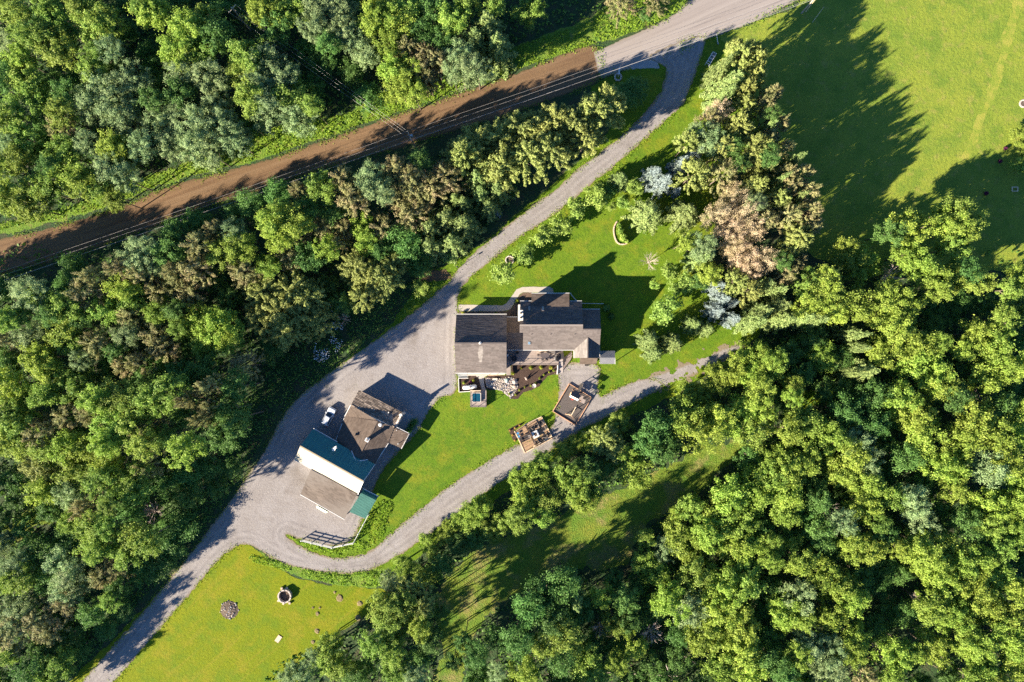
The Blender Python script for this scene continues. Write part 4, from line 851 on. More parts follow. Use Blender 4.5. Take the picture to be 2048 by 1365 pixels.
# bay roof and little south porch, entry canopy over the deck
roof(ho, [Z6(1122, 1180, 3.3), Z6(1408, 1180, 3.3), Z6(1385, 1275, 2.75), Z6(1122, 1275, 2.75)], SHB, seed=14, th=.12)
walls(ho, [Z6(1135, 1185), Z6(1385, 1185), Z6(1375, 1255), Z6(1135, 1255)], 2.65, MT['siding'])
roof(ho, [Z4(1270, 150, 3.9), Z4(1430, 160, 3.9), Z4(1435, 270, 3.9)], SH, seed=15, th=.1, row=.2)
MB().slab([P(*Z4(1225, 155, 3.2)), P(*Z4(1440, 155, 3.9)), P(*Z4(1440, 262, 3.9))], .08).build('canopy', SH, ho)
MB().slab([P(*Z4(1440, 155, 3.9)), P(*Z4(1650, 155, 3.2)), P(*Z4(1440, 262, 3.9))], .08).build('canopy', SH, ho)
MB().box((*P(*Z6(1230, 1292, .5))[:2], .5), (.75, .3, 1.0)).build('meter_box', MT['dark'], ho)
for X in (560, 700): # windows on the south wall that look onto the deck
    c = P(*Z6(X, 1012, 2.4)); f = MB().box((c.x, c.y - .02, 2.6), (1.5, .1, 1.3)).build('window', MT['white'], ho); MB().box((c.x, c.y - .06, 2.6), (1.3, .06, 1.1)).build('pane', MT['glass'], f)
for X in (210, 330, 450):
    c = P(*Z1(X, 803, 1.4)); f = MB().box((c.x, c.y - .02, 1.2), (2.3, .1, 2.3)).build('garage_door', MT['white'], ho)
MB().box((*P(*Z4(1110, 160, 1.6))[:2], 1.9), (1.7, .12, 2.0)).build('patio_door', MT['lightwood'], ho)

# --- woodshed with the corrugated roof at the house's south east corner
ws = thing('woodshed', 'small grey corrugated roofed shed at the southeast corner of the house', 'shed', P(*Z6(1560, 1165)))
ribbed(ws, [Z6(1442, 1172, 3.1), Z6(1685, 1172, 3.1), Z6(1685, 1270, 2.55), Z6(1442, 1270, 2.55)], MT['grey_rib'], step=.22)
ribbed(ws, [Z6(1442, 1060, 2.45), Z6(1685, 1060, 2.45), Z6(1685, 1172, 3.1), Z6(1442, 1172, 3.1)], MT['grey_rib'], step=.22)
for X, Y in ((1452, 1075), (1672, 1075), (1452, 1255), (1672, 1255)): c = P(*Z6(X, Y, 1.2)); MB().box((c.x, c.y, 1.2), (.12, .12, 2.4)).build('post', MT['white'], ws)
walls(ws, [Z6(1462, 1085), Z6(1662, 1085), Z6(1662, 1110), Z6(1462, 1110)], 2.2, MT['brownwood'])
strip(ws, 'fascia', Z6(1686, 1172, 3.0), Z6(1686, 1272, 2.5), .08, .14, MT['white'])

# --- barn (green and cream metal) with its two lean-tos
ba = thing('barn', 'barn with dark green and cream metal roof slopes and a shingled lean-to', 'barn', P(670, 930))
bR, bE = 6.6, 3.75
r_ = ribbed(ba, [Z2(145, 548, bR), Z2(597, 800, bR), Z2(680, 677, bE), Z2(237, 425, bE)], MT['green_metal'], step=.9, ribw=.05, ribh=.03)
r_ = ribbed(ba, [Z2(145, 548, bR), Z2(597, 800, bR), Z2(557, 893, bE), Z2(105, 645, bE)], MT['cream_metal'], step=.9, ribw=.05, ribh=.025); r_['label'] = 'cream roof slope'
strip(ba, 'ridge_cap', Z2(144, 548, bR + .05), Z2(598, 801, bR + .05), .3, .08, mat('tan ridge flashing', (.30, .24, .16), rough=.6))
strip(ba, 'eave_trim', Z2(104, 647, bE), Z2(557, 896, bE), .1, .16, MT['white'], -.06)
strip(ba, 'eave_trim', Z2(240, 421, bE), Z2(412, 519, bE), .12, .16, MT['white'], -.06)
walls(ba, [Z2(130, 640), Z2(555, 875), Z2(660, 685), Z2(238, 450)], 3.6, MT['white'])
for a, b, c, sx in (((150, 545), (112, 640), (232, 432), 14), ((590, 797), (552, 885), (668, 680), -14)):
    MB().add([P(*Z2(a[0] + 2, a[1], bR - .15)), P(*Z2(b[0] + 4, b[1] - 3, bE - .15)), P(*Z2(c[0], c[1] + 3, bE - .15)), P(*Z2(a[0] + sx, a[1] + sx * .55, bR - .15)), P(*Z2(b[0] + sx, b[1] + sx * .5, bE - .15)), P(*Z2(c[0] + sx, c[1] + sx * .55, bE - .15))],
             [(0, 1, 2), (3, 5, 4), (0, 2, 5, 3), (1, 4, 5, 2)]).build('gable', MT['white'], ba)
strip(ba, 'rake_trim', Z2(599, 802, bR), Z2(684, 679, bE), .1, .18, MT['white'], -.05); strip(ba, 'rake_trim', Z2(599, 802, bR), Z2(560, 896, bE), .1, .18, MT['white'], -.05)
# end windows of the barn
for f_ in (.35, .62):
    c = P(*Z2(660 - 100 * f_, 690 + 180 * f_, 2.4)); MB().box((c.x + .25, c.y + .14, 2.2), (.12, 1.1, 1.3), -.51).build('window', MT['glass'], ba)
roof(ba, [Z2(222, 717, 3.95), Z2(553, 893, 3.95), Z2(462, 1072, 2.75), Z2(147, 893, 2.75)], SHL, seed=21, th=.14, row=.24)
strip(ba, 'fascia', Z2(145, 896, 2.75), Z2(462, 1075, 2.75), .12, .16, MT['white'], -.05)
strip(ba, 'beam', Z2(160, 893, 2.4), Z2(462, 1062, 2.4), .18, .2, MT['lightwood'])
for X, Y in ((165, 892), (270, 950), (375, 1008), (462, 1050)): c = P(*Z2(X, Y, 1.2)); MB().box((c.x, c.y, 1.25), (.18, .18, 2.5), -.5).build('post', MT['lightwood'], ba)
ribbed(ba, [Z2(583, 885, 3.6), Z2(690, 937, 3.6), Z2(613, 1070, 2.75), Z2(497, 1020, 2.75)], MT['green_rib'], step=.25, ribw=.09, ribh=.06)
ribbed(ba, [Z2(595, 858, 3.2), Z2(705, 912, 3.2), Z2(690, 937, 3.6), Z2(583, 885, 3.6)], MT['green_rib'], step=.25, ribw=.09, ribh=.06)
strip(ba, 'gutter', Z2(597, 854, 3.15), Z2(707, 909, 3.15), .14, .14, MT['white'])
for X, Y in ((690, 920), (610, 1055), (505, 1010)): c = P(*Z2(X, Y, 1.3)); MB().box((c.x, c.y, 1.3), (.14, .14, 2.6), -.5).build('post', MT['lightwood'], ba)
# white valley flashing where the workshop roof runs into the barn roof
for a, b in (((585, 895, 3.85), (655, 1055, 4.5)), ((668, 1070, 4.5), (850, 1040, 3.85))): strip(ba, 'flashing', Z5(*a), Z5(*b), .16, .08, MT['white'], .06)
# dish and aerial on the green slope
an = thing('satellite_dish', 'small white dish on a mount on the dark green barn roof', 'dish', P(*Z2(392, 568, 5.45)))
c = P(*Z2(392, 568, 5.45)); MB().lathe([(0, .62), (.25, .66), (.36, .78)], 14, c).build('dish', MT['white'], an)
m = MB(); m.tube(c - Vector((0, 0, .2)), c + Vector((0, 0, .62)), .03, .03, 6); m.tube(c, c + Vector((-.7, .1, -.1)), .025, .025, 5); m.tube(c, c + Vector((.25, -.7, .1)), .025, .025, 5); m.build('mount', MT['zinc'], an)
MB().box((c.x + .3, c.y + .35, c.z + .3), (.5, .5, .06), .4).build('bracket', MT['white'], an)

# --- brown workshop joined to the barn
wk = thing('workshop', 'brown shingled workshop with crossing gables between the barn and the gravel yard', 'workshop', P(730, 850))
A0, A1, TOP, TIP = (575, 165, 3.55), (1270, 520, 3.55), (1012, 420, 4.4), (690, 1012, 4.4)
roof(wk, [Z5(*A0), Z5(*A1), Z5(1400, 278, 2.85), Z5(705, -77, 2.85)], SHG, seed=31, row=.3, lift=.035, lo=.5, hi=2.2)
roof(wk, [Z5(*A0), Z5(*TOP), Z5(480, 345, 2.8)], SHB, seed=32); roof(wk, [Z5(*TOP), Z5(*TIP), Z5(330, 770, 2.8), Z5(480, 345, 2.8)], SHB, seed=33)
roof(wk, [Z5(*TOP), Z5(*A1), Z5(1175, 770, 3.1)], SHB, seed=34); roof(wk, [Z5(*TOP), Z5(1175, 770, 3.1), Z5(960, 1110, 3.1), Z5(*TIP)], SHB, seed=35)
roof(wk, [Z5(1265, 522, 3.35), Z5(1510, 625, 3.1), Z5(1388, 860, 2.75), Z5(1310, 822, 2.75), Z5(1178, 765, 3.0)], SHB, seed=36, th=.12)
MB().add([P(*Z5(835, 305, 3.5)), P(*Z5(1262, 516, 3.5)), P(*Z5(1018, 418, 4.36)), P(*Z5(828, 312, 3.5)), P(*Z5(1256, 524, 3.5)), P(*Z5(1012, 428, 4.36))], [(0, 2, 1), (3, 4, 5), (0, 3, 5, 2), (1, 2, 5, 4)]).build('gable', MT['white'], wk)
walls(wk, [Z5(725, -40), Z5(1375, 290), Z5(1255, 515), Z5(1160, 745), Z5(955, 1080), Z5(690, 985), Z5(375, 740), Z5(500, 360)], 2.6, MT['siding'])
MB().add([P(*Z5(592, 165, 3.4)), P(*Z5(495, 345, 2.75)), P(*Z5(712, -62, 2.6)), P(*Z5(606, 172, 3.4)), P(*Z5(509, 352, 2.75)), P(*Z5(726, -55, 2.6))], [(0, 1, 2), (3, 5, 4), (0, 2, 5, 3), (1, 4, 5, 2)]).build('gable', MT['siding'], wk)
for a, b in (((573, 163, 3.55), (476, 347, 2.8)), ((470, 372, 2.8), (330, 740, 2.8)), ((1512, 627, 3.1), (1386, 866, 2.75)), ((1310, 520, 3.35), (1512, 620, 3.1)), ((1178, 778, 3.1), (962, 1112, 3.1))): strip(wk, 'trim', Z5(*a), Z5(*b), .11, .13, MT['white'], -.03)
strip(wk, 'ridge_cap', Z5(575, 165, 3.6), Z5(1270, 520, 3.6), .3, .06, mat('sandy ridge cap', (.26, .2, .15), rough=.9))
strip(wk, 'ridge_cap', Z5(1012, 424, 4.44), Z5(692, 1008, 4.44), .24, .06, SHB)
c = P(*Z5(857, 712, 4.4)); ck = MB().box((c.x, c.y, 4.7), (.62, .62, 1.9), -.5).build('chimney', MT['white'], wk); MB().box((c.x, c.y, 5.7), (.82, .82, .1), -.5).build('chimney_cap', MT['white'], ck); MB().box((c.x, c.y, 5.78), (.42, .42, .12), -.5).build('flue', MT['zinc'], ck)
c = P(*Z5(1052, 480, 4.25)); MB().lathe([(.3, -.3), (.3, .2), (.42, .2), (.3, .42), (0, .48)], 14, c).build('roof_vent', MT['white'], wk)
pipe(wk, 'vent_pipe', Z5(655, 640, 3.85), .62, .05, MT['dark']); pipe(wk, 'vent_pipe', Z5(1185, 282, 3.15), .35, .09, MT['white'], .13); pipe(wk, 'vent_pipe', Z5(1340, 782, 2.9), .6, .07, MT['white'], .1); pipe(wk, 'vent_pipe', Z5(1313, 570, 3.25), .3, .06, MT['white'], .08)
# stepped stone chimney on the east gable
sk = MB()
for i in range(6):
    c = P(*Z5(1290 + i * 16, 500 - i * 28, 2.9)); sk.box((c.x, c.y, 1.55 + .08 * i), (.5, .36, 3.1 + .16 * i), .52)
c = P(*Z5(1385, 320, 3.8)); sk.box((c.x, c.y, 2.4), (.62, .55, 4.8), .52); sk.build('stone_chimney', MT['stone'], wk)
# creeper along the edge of the slab
rs = np.random.RandomState(41); C = []
for i in range(900):
    t = rs.uniform(); p = P(*Z5(1555 - 60 * t + rs.normal() * 28 + 60 * (1 - t), 400 + 200 * t + rs.normal() * 18, 0)); C.append((p.x, p.y, .15 + rs.uniform(0, .9)))
C = np.array(C); me = np_mesh('creeper_hedge', *leaves(C, rs.normal(size=C.shape) + np.array([0, 0, .5]), np.full(len(C), .3), np.full(len(C), .2), rs))
tag(link('creeper_hedge', me, LM['d']), 'dark green hedge on the east edge of the workshop slab', 'hedge')

# ------------------------------------------------------------------ fences
def fence(name, label, pts, h, rails, every, material, wd=.13, cat='fence'):
    """pts are pixel points of the top rail"""
    W = [P(a, b, h) for a, b in pts]; t = thing(name, label, cat, Vector((W[0].x, W[0].y, 0)))
    proto = None
    for a, b in zip(W, W[1:]):
        for z in rails: MB().beam((a.x, a.y, z), (b.x, b.y, z), .07, wd).build('rail', material, t)
        n = max(1, round((b - a).length / every))
        for i in range(n + (1 if b is W[-1] else 0)):
            c = a.lerp(b, i / n)
            if proto is None: proto = MB().box((c.x, c.y, (h + .15) / 2), (wd * 1.2, wd * 1.2, h + .15), .4).build('post', material, t); p0 = c
            else: q = proto.copy(); sc.collection.objects.link(q); q.location = (c.x - p0.x, c.y - p0.y, 0)
    return t
fence('board_fence', 'white rail fence curving round the gravel paddock south of the barn', [Z2(150, 1230)[:2], Z2(370, 1282)[:2], Z2(522, 1250)[:2], Z2(632, 1045)[:2]], 1.35, (.45, .9, 1.33), 2.6, MT['white'], .17)
fence('rail_fence', 'short white rail fence on the lawn at the northeast corner of the house', [Z6(1162, 297)[:2], Z6(1495, 303)[:2]], 1.2, (.5, 1.18), 2.2, MT['white'], .12)
m = MB(); pv = None
for i in range(9):
    t = i / 8; p = P(*Z6(968 + 105 * t ** 1.3, 128 + 130 * t, .25))
    if pv: m.beam(pv, p, .14, .3)
    pv = p
tag(m.build('bed_edging', MT['white']), 'pale curved edging beside the north porch of the house', 'edging')
# pale hatch leaning below the lean-to
MB_ = MB().slab([P(*Z2(263, 975, .5)), P(*Z2(345, 1022, .5)), P(*Z2(328, 1030, .05)), P(*Z2(262, 992, .05))], .06)
tag(MB_.build('feed_trough', MT['palegreen']), 'pale green trough lid on the gravel under the lean-to eave', 'trough')

# ------------------------------------------------------------------ deck, patio furniture, beds
dk = thing('deck', 'grey board deck with a thin railing between the garage and the mulch bed', 'deck', P(1060, 715))
DZ = .95
A_, B_ = P(*Z4(105, 150, DZ)), P(*Z4(1660, 150, DZ)); yS = P(*Z4(0, 545, DZ)).y; xR = P(*Z4(1530, 0, DZ)).x; xR2 = P(*Z4(1655, 0, DZ)).x
y = A_.y; m = MB(); i = 0
while y > yS:
    x1 = xR2 if y > P(*Z4(0, 400, DZ)).y else xR
    m.box(((A_.x + x1) / 2, y - .07, DZ - .02 + .003 * (i % 3)), (x1 - A_.x, .132, .04)); y -= .14; i += 1
xs = P(*Z4(222, 0, DZ)).x
while y > P(*Z4(0, 830, DZ)).y: m.box(((A_.x + xs) / 2, y - .07, DZ - .02 - .003 * (i % 3) - (.17 if y < yS - 1 else 0)), (xs - A_.x, .132, .04)); y -= .14; i += 1
m.build('deck_boards', MT['deck'], dk, kind='stuff')
MB().box(((A_.x + xR) / 2, (A_.y + yS) / 2, .44), (xR - A_.x - .1, A_.y - yS - .1, .86)).build('deck_base', MT['brownwood'], dk)
def railing(parent, a, b, z0, h, n, material, r=.03, infill=True):
    a, b = Vector(a), Vector(b)
    for i in range(n + 1):
        c = a.lerp(b, i / n); MB().box((c.x, c.y, z0 + h / 2), (.08, .08, h)).build('post', material, parent)
    MB().beam((a.x, a.y, z0 + h), (b.x, b.y, z0 + h), .07, .05).build('rail', material, parent)
    MB().beam((a.x, a.y, z0 + h * .12), (b.x, b.y, z0 + h * .12), .04, .04).build('rail', material, parent)
yr = P(*Z4(0, 532, DZ)).y
railing(dk, (P(*Z4(232, 0, DZ)).x, yr, 0), (P(*Z4(1515, 0, DZ)).x, yr, 0), DZ, 1.0, 5, MT['iron'])
railing(dk, (P(*Z4(225, 0, DZ)).x, yr, 0), (P(*Z4(225, 0, DZ)).x, P(*Z4(0, 820, DZ)).y, 0), DZ, 1.0, 2, MT['iron'])
# steps and path beside the deck
st = thing('stone_steps', 'flight of flat stone steps leading down from the east end of the deck', 'steps', P(*Z4(1590, 540)))
for i in range(6):
    a = P(*Z4(1592, 420 + i * 62, .8 - i * .15)); MB().box((a.x, a.y, (.86 - i * .15) / 2), (.95, .5, .86 - i * .15)).build('step', mat('step stone', (.30, .26, .24), (.35, .31, .29), 3, .9, .2) if i == 0 else bpy.data.materials['step stone'], st)
W = [P(*Z4(*p)) for p in ((1665, 340), (1760, 290), (1890, 170), (1900, 300), (1850, 420), (1650, 680))]
tag(MB().prism([p[:2] for p in W], 0, .35).build('stone_terrace', mat('brown grey terrace', (.16, .125, .115), (.2, .165, .15), 2, .9, .2, bump=((8, .03),))), 'brown stone terrace slab between the deck steps and the house bay', 'terrace')
rw = MB(); a, b = P(*Z4(1508, 560, .9)), P(*Z4(1508, 690, .9)); rw.box((a.x, (a.y + b.y) / 2, .45), (.16, abs(a.y - b.y), .9)); a, b = P(*Z4(1502, 690, .5)), P(*Z4(1492, 810, .5)); rw.beam((a.x, a.y, .2), (b.x, b.y, .2), .22, .55)
tag(rw.build('retaining_wall', MT['white']), 'short white retaining wall at the east end of the mulch bed', 'wall')

def chair_proto(material, name='patio_chair'):
    t = thing(name, 'x', 'chair', (0, 0, 0))
    MB().box((0, 0, .42), (.5, .5, .05)).build('seat', material, t)
    MB().beam((-.25, 0, .42), (-.36, 0, .98), .48, .05).build('backrest', material, t)
    for x in (-.22, .22):
        for y in (-.22, .22): MB().box((x, y, .2), (.045, .045, .4)).build('leg', material, t)
    return t
tb = thing('patio_table', 'oval dark bronze patio table in the sunlight on the deck', 'table', P(*Z4(1150, 290, DZ)))
c = P(*Z4(1150, 285, DZ)); m = MB()
m.add([(c.x + 1.05 * math.cos(t) * (1 if abs(math.cos(t)) < .7 else .98), c.y + .6 * math.sin(t), z) for z in (DZ + .70, DZ + .74) for t in [2 * math.pi * i / 24 for i in range(24)]],
      [tuple(range(23, -1, -1)), tuple(range(24, 48))] + [(i, (i + 1) % 24, 24 + (i + 1) % 24, 24 + i) for i in range(24)]); m.build('tabletop', MT['iron'], tb)
for x in (-.7, .7):
    for y in (-.35, .35): MB().box((c.x + x, c.y + y, DZ + .35), (.06, .06, .7)).build('leg', MT['iron'], tb)
cp = chair_proto(MT['iron']); first = True
for x, y, r, lb in ((-1.35, 0, 0, 'dark patio chair at the west end of the oval deck table'), (1.35, 0, math.pi, 'dark patio chair at the east end of the oval deck table'), (-.5, .9, -1.57, 'dark patio chair on the house side of the oval table, western one'),
                    (.45, .9, -1.57, 'dark patio chair on the house side of the oval table, eastern one'), (-.5, -.9, 1.57, 'dark patio chair on the railing side of the oval table, western one'), (.45, -.9, 1.57, 'dark patio chair on the railing side of the oval table, eastern one')):
    o = cp if first else dup(cp, (0, 0, 0)); first = False
    o.location = (c.x + x, c.y + y, DZ); o.rotation_euler = (0, 0, r); o['label'] = lb; o['group'] = 'chairs round the oval deck table'
g = thing('grill', 'black and steel barbecue grill on the deck just right of the oval table', 'grill', P(*Z4(1455, 380, DZ)))
c = P(*Z4(1455, 380, DZ)); MB().box((c.x, c.y, DZ + .42), (.55, 1.35, .84)).build('cabinet', MT['dark'], g)
m = MB(); n = 8
for k in range(2):
    for i in range(n + 1): t = math.pi * i / n; m.v.append((c.x + .3 * math.cos(t), c.y + (-.42 if k == 0 else .42), DZ + .86 + .3 * math.sin(t)))
m.f += [(i, i + 1, n + 2 + i, n + 1 + i) for i in range(n)] + [tuple(range(n + 1)), tuple(range(2 * n + 1, n, -1))]; m.build('lid', MT['dark'], g)
MB().box((c.x, c.y + .58, DZ + .87), (.5, .3, .04)).build('side_shelf', MT['zinc'], g); MB().box((c.x, c.y - .58, DZ + .87), (.5, .3, .04)).build('side_shelf', MT['zinc'], g)
MB().tube((c.x - .3, c.y - .3, DZ + .98), (c.x - .3, c.y + .3, DZ + .98), .025, .025, 6).build('handle', MT['white'], g)
c = P(*Z4(1600, 310, DZ)); bx = thing('storage_bench', 'dark square storage chest at the east end of the deck', 'chest', c)
MB().box((c.x, c.y, DZ + .3), (1.0, 1.15, .58)).build('chest_body', MT['iron'], bx); MB().box((c.x, c.y, DZ + .62), (1.06, 1.2, .06)).build('chest_lid', MT['dark'], bx)
c = P(*Z4(310, 370, DZ)); ls = thing('lounge_set', 'dark round low seat in the deck shadow next to the garage', 'seat', c)
MB().lathe([(0, .05), (.66, .05), (.7, .3), (.62, .45), (0, .47)], 16, c).build('seat', MT['dark'], ls); MB().lathe([(.62, .45), (.74, .5), (.74, .75), (.60, .72)], 16, c).build('backrest', MT['iron'], ls)
c = P(*Z4(410, 215, DZ)); lp = thing('planter_box', 'small dark square planter in the deck shadow near the house wall', 'planter', c)
MB().box((c.x, c.y, DZ + .25), (.5, .5, .5)).build('planter_body', MT['dark'], lp); MB().box((c.x, c.y, DZ + .52), (.4, .4, .05)).build('soil', MT['mulch'], lp)
c = P(*Z4(138, 285, DZ)); cl = thing('cooler', 'small white cooler box against the garage wall on the deck', 'cooler', c)
MB().box((c.x, c.y, DZ + .2), (.35, .5, .38)).build('cooler_body', MT['white'], cl); MB().box((c.x, c.y, DZ + .42), (.38, .54, .06)).build('cooler_lid', MT['white'], cl)

# --- planting in the beds
def tuft(name, r, h, material, seed, n=160):
    rs = np.random.RandomState(seed); u = unit(rs.normal(size=(n, 3))); u[:, 2] = np.abs(u[:, 2]); C = u * rs.uniform(.45, 1, (n, 1)) * np.array([r, r, h])
    me = np_mesh(name, *leaves(C, u + rs.normal(size=(n, 3)) * .5, np.full(n, r * .55), np.full(n, r * .36), rs)); me.materials.append(material); return me
TB = [tuft('shrub', 1, 1.2, LM['bed'], 60 + i) for i in range(3)]
BED = [(980, 100, 2.6, 'under the deck rail, first from the garage'), (1098, 95, 4.6, 'under the deck rail, second from the garage'), (1215, 92, 4.2, 'under the deck rail, third from the garage'), (1335, 92, 4.4, 'under the deck rail, nearest the steps'), (880, 165, 3.6, 'by the rockery, just below the garage corner'),
       (1370, 130, 2.6, 'in the curved front row, nearest the retaining wall'), (1315, 150, 2.2, 'in the curved front row, second from the wall'), (1250, 180, 2.5, 'in the curved front row, third from the wall'), (1200, 222, 2.8, 'in the curved front row, fourth from the wall'),
       (1155, 278, 2.3, 'in the curved front row just above the round birdbath'), (1095, 312, 2.6, 'in the curved front row just left of the round birdbath'), (1020, 330, 2.2, 'in the curved front row, second left of the birdbath'), (958, 365, 2.4, 'in the curved front row beside the rockery edge'), (910, 420, 2.4, 'at the lowest tip of the mulch bed'), (835, 410, 2.4, 'at the foot of the rockery by the lawn')]
def shrub(px, py, r, label, group, material=None, me=None, h=1.2, cat='shrub', nm='garden_shrub'):
    b = P(px, py, 0); b.z = .05; t = thing(nm, label, cat, b, 0, group); rr_ = r * S
    o = link('foliage', me or rng.choice(TB), material, t, (0, 0, rr_ * .35), rng.uniform(0, 6), (rr_, rr_, rr_ * h))
    link('stem', TR[0], None, t, (0, 0, 0), 0, (rr_ * .6, rr_ * .6, rr_ * .8)); return t
for X, Y, r, lb in BED: p = Z3(X, Y); shrub(p[0], p[1], r, 'yellow green shrub ' + lb, 'shrubs in the mulch bed below the deck', h=1.4)
p = ZH(340, 470); shrub(p[0], p[1], 3.2, 'round yellow shrub left of the white tank, nearer the gravel', 'round shrubs by the tank'); p = ZH(630, 400); shrub(p[0], p[1], 3.2, 'round yellow shrub above the white tank, nearer the path', 'round shrubs by the tank')
shrub(*ZH(550, 450)[:2], 2.8, 'small purple leaved shrub between the two round yellow ones', None, me=tuft('shrub', 1, 1.2, LM['purple'], 71))
shrub(1034, 603, 4.6, 'bright lime shrub beside the chimney at the walkway bend', None); shrub(926, 626, 3.6, 'small green shrub at the garage corner on the walkway', None); shrub(992, 627, 2.6, 'small green shrub under the garage eave by the walkway', None)
shrub(1212, 617, 8, 'dark green shrub at the end of the short white rail fence', None, me=tuft('shrub', 1, 1.2, LM['d'], 72, 400)); shrub(1222, 634, 7, 'dark green shrub below the end of the rail fence, on the lawn', None, me=tuft('shrub', 1, 1.2, LM['d'], 73, 400))
AM = tuft('grass_tuft', 1, 1.6, LM['amber'], 74, 90)
for X, Y, lb in ((140, 550, 'at the left corner'), (300, 475, 'along the upper edge, lower one'), (440, 395, 'along the upper edge, upper one'), (225, 690, 'along the left edge, middle one'), (300, 850, 'at the bottom end')):
    shrub(*ZF(X, Y)[:2], 2.2, 'amber grass tuft ' + lb + ' of the patio planting bed', 'amber grasses beside the fire patio', me=AM, h=1.5, cat='ornamental grass', nm='ornamental_grass')
bb = thing('birdbath', 'round pale birdbath in the curved front of the mulch bed', 'birdbath', P(*Z3(1132, 312)))
c = P(*Z3(1132, 312)); MB().lathe([(.22, 0), (.12, .1), (.1, .55), (.42, .68), (.46, .74), (.4, .74), (.3, .66), (0, .65)], 18, c).build('bowl', MT['stone'], bb)
# rockery
def rock_mesh(seed):
    rs = np.random.RandomState(seed); V = []; 
    for k, (r, z) in enumerate(((.75, -.3), (1, .1), (.8, .55), (.35, .75))):
        for i in range(7): a = 2 * math.pi * (i + .3 * k) / 7; q = r * rs.uniform(.75, 1.15); V.append((q * math.cos(a), q * math.sin(a) * .8, z * rs.uniform(.85, 1.1)))
    F = [(k * 7 + i, k * 7 + (i + 1) % 7, (k + 1) * 7 + (i + 1) % 7, (k + 1) * 7 + i) for k in range(3) for i in range(7)] + [tuple(range(21, 28))]
    me = bpy.data.meshes.new('rock'); me.from_pydata(V, [], F); me.update(); return me
RK = []
stones = [MT['stone'], mat('pink grey stone', (.27, .21, .19), (.33, .27, .24), 3, .85, .2, bump=((6, .05),)), mat('cool grey stone', (.27, .27, .29), (.36, .36, .38), 3, .85, .2, bump=((6, .05),)), mat('cream stone', (.36, .31, .25), (.42, .37, .30), 3, .85, .2, bump=((6, .05),)), mat('dark stone', (.13, .12, .12), (.2, .18, .17), 3, .85, .2, bump=((6, .05),))]
for i, mm in enumerate(stones * 2): me = rock_mesh(80 + i); me.materials.append(mm); RK.append(me)
RPX = [Z3(*p)[:2] for p in ((545, 215), (640, 225), (750, 225), (850, 205), (925, 235), (938, 330), (900, 405), (850, 462), (805, 430), (745, 372), (650, 352), (560, 332))]
sheet('gravel_bed', [(RPX, False)], .062, .15, .2, mat('pale rock chips', (.24, .20, .175), (.34, .29, .255), 5, .95, .1, layers=(((.12, .1, .09), 6, .55, .62, .6),), bump=((7, .12),)), .9)
RP = world_poly([Z3(*p)[:2] for p in ((545, 215), (640, 225), (750, 225), (850, 205), (925, 235), (938, 330), (900, 405), (850, 462), (805, 430), (745, 372), (650, 352), (560, 332))], False)
rs = np.random.RandomState(5); pts = []; x0, x1 = min(a[0] for a in RP), max(a[0] for a in RP); y0, y1 = min(a[1] for a in RP), max(a[1] for a in RP)
for _ in range(6000):
    x, y, r = rs.uniform(x0, x1), rs.uniform(y0, y1), rs.choice([.16, .2, .25, .32, .4], p=[.25, .3, .25, .14, .06])
    if float(sdf(np.array([x]), np.array([y]), RP)[0]) > .05 and all(math.hypot(x - a, y - b) > (r + q) * .82 for a, b, q in pts): pts.append((x, y, r))
    if len(pts) >= 150: break
for x, y, r in pts:
    o = link('rock', rng.choice(RK), None, None, (x, y, .08), rng.uniform(0, 6.28), (r, r, r * rng.uniform(.6, 1)))
    cn = {'field stone': 'warm grey', 'pink grey stone': 'pinkish grey', 'cool grey stone': 'cool grey', 'cream stone': 'cream', 'dark stone': 'dark charcoal'}[o.data.materials[0].name]; tag(o, ('large ' if r > .3 else 'small ') + cn + ' rock in the jumbled rockery below the garage', 'rock', ('large ' if r > .3 else 'small ') + cn + ' rocks of the rockery')
for X, Y, r, mm, lb in ((800, 250, .5, 'stone_teal', 'large pale green boulder in the rockery'), (895, 265, .55, 'stone', 'large grey boulder at the right edge of the rockery'), (895, 326, .48, 'stone_tan', 'round tan boulder at the lower right of the rockery')):
    me = rock_mesh(int(X + Y)); me.materials.append(MT[mm]); b = P(*Z3(X, Y)); tag(link('boulder', me, None, None, (b.x, b.y, .2), 1.0, (r, r * 1.1, r * .8)), lb, 'boulder')
c = P(*ZH(1288, 365)); tag(MB().box((c.x, c.y, .18), (1.1, .5, .36)).build('stone_slab', mat('cream slab stone', (.45, .4, .33), (.5, .45, .38), 2, .85, .2, bump=((8, .02),))), 'cream flat slab stone step at the top of the rockery', 'stone slab')
a, b = P(*ZH(1085, 240, .7)), P(*ZH(1590, 222, .7)); hw = thing('hand_rail', 'pale handrail along the path below the garage', 'handrail', (a.x, a.y, 0))
MB().beam(a, b, .14, .1).build('rail', MT['lightwood'], hw)
for t in (0.02, .5, .98): q = a.lerp(b, t); MB().box((q.x, q.y, .33), (.09, .09, .66)).build('post', MT['iron'], hw)
dw = thing('driftwood', 'pale driftwood stump ornament in the middle of the mulch bed', 'driftwood', P(*Z3(1040, 230)))
m = MB(); c = P(*Z3(1040, 235))
for dx, dy, dz in ((-.5, .5, .9), (-.3, .55, 1.1), (.1, .3, 1.35), (.2, -.2, .5), (-.15, -.15, .8)): m.tube(c, c + Vector((dx, dy, dz)), .12, .03, 6)
m.tube(c, c + Vector((0, .05, 1.25)), .2, .08, 8); m.build('stump', MT['palebark'], dw)

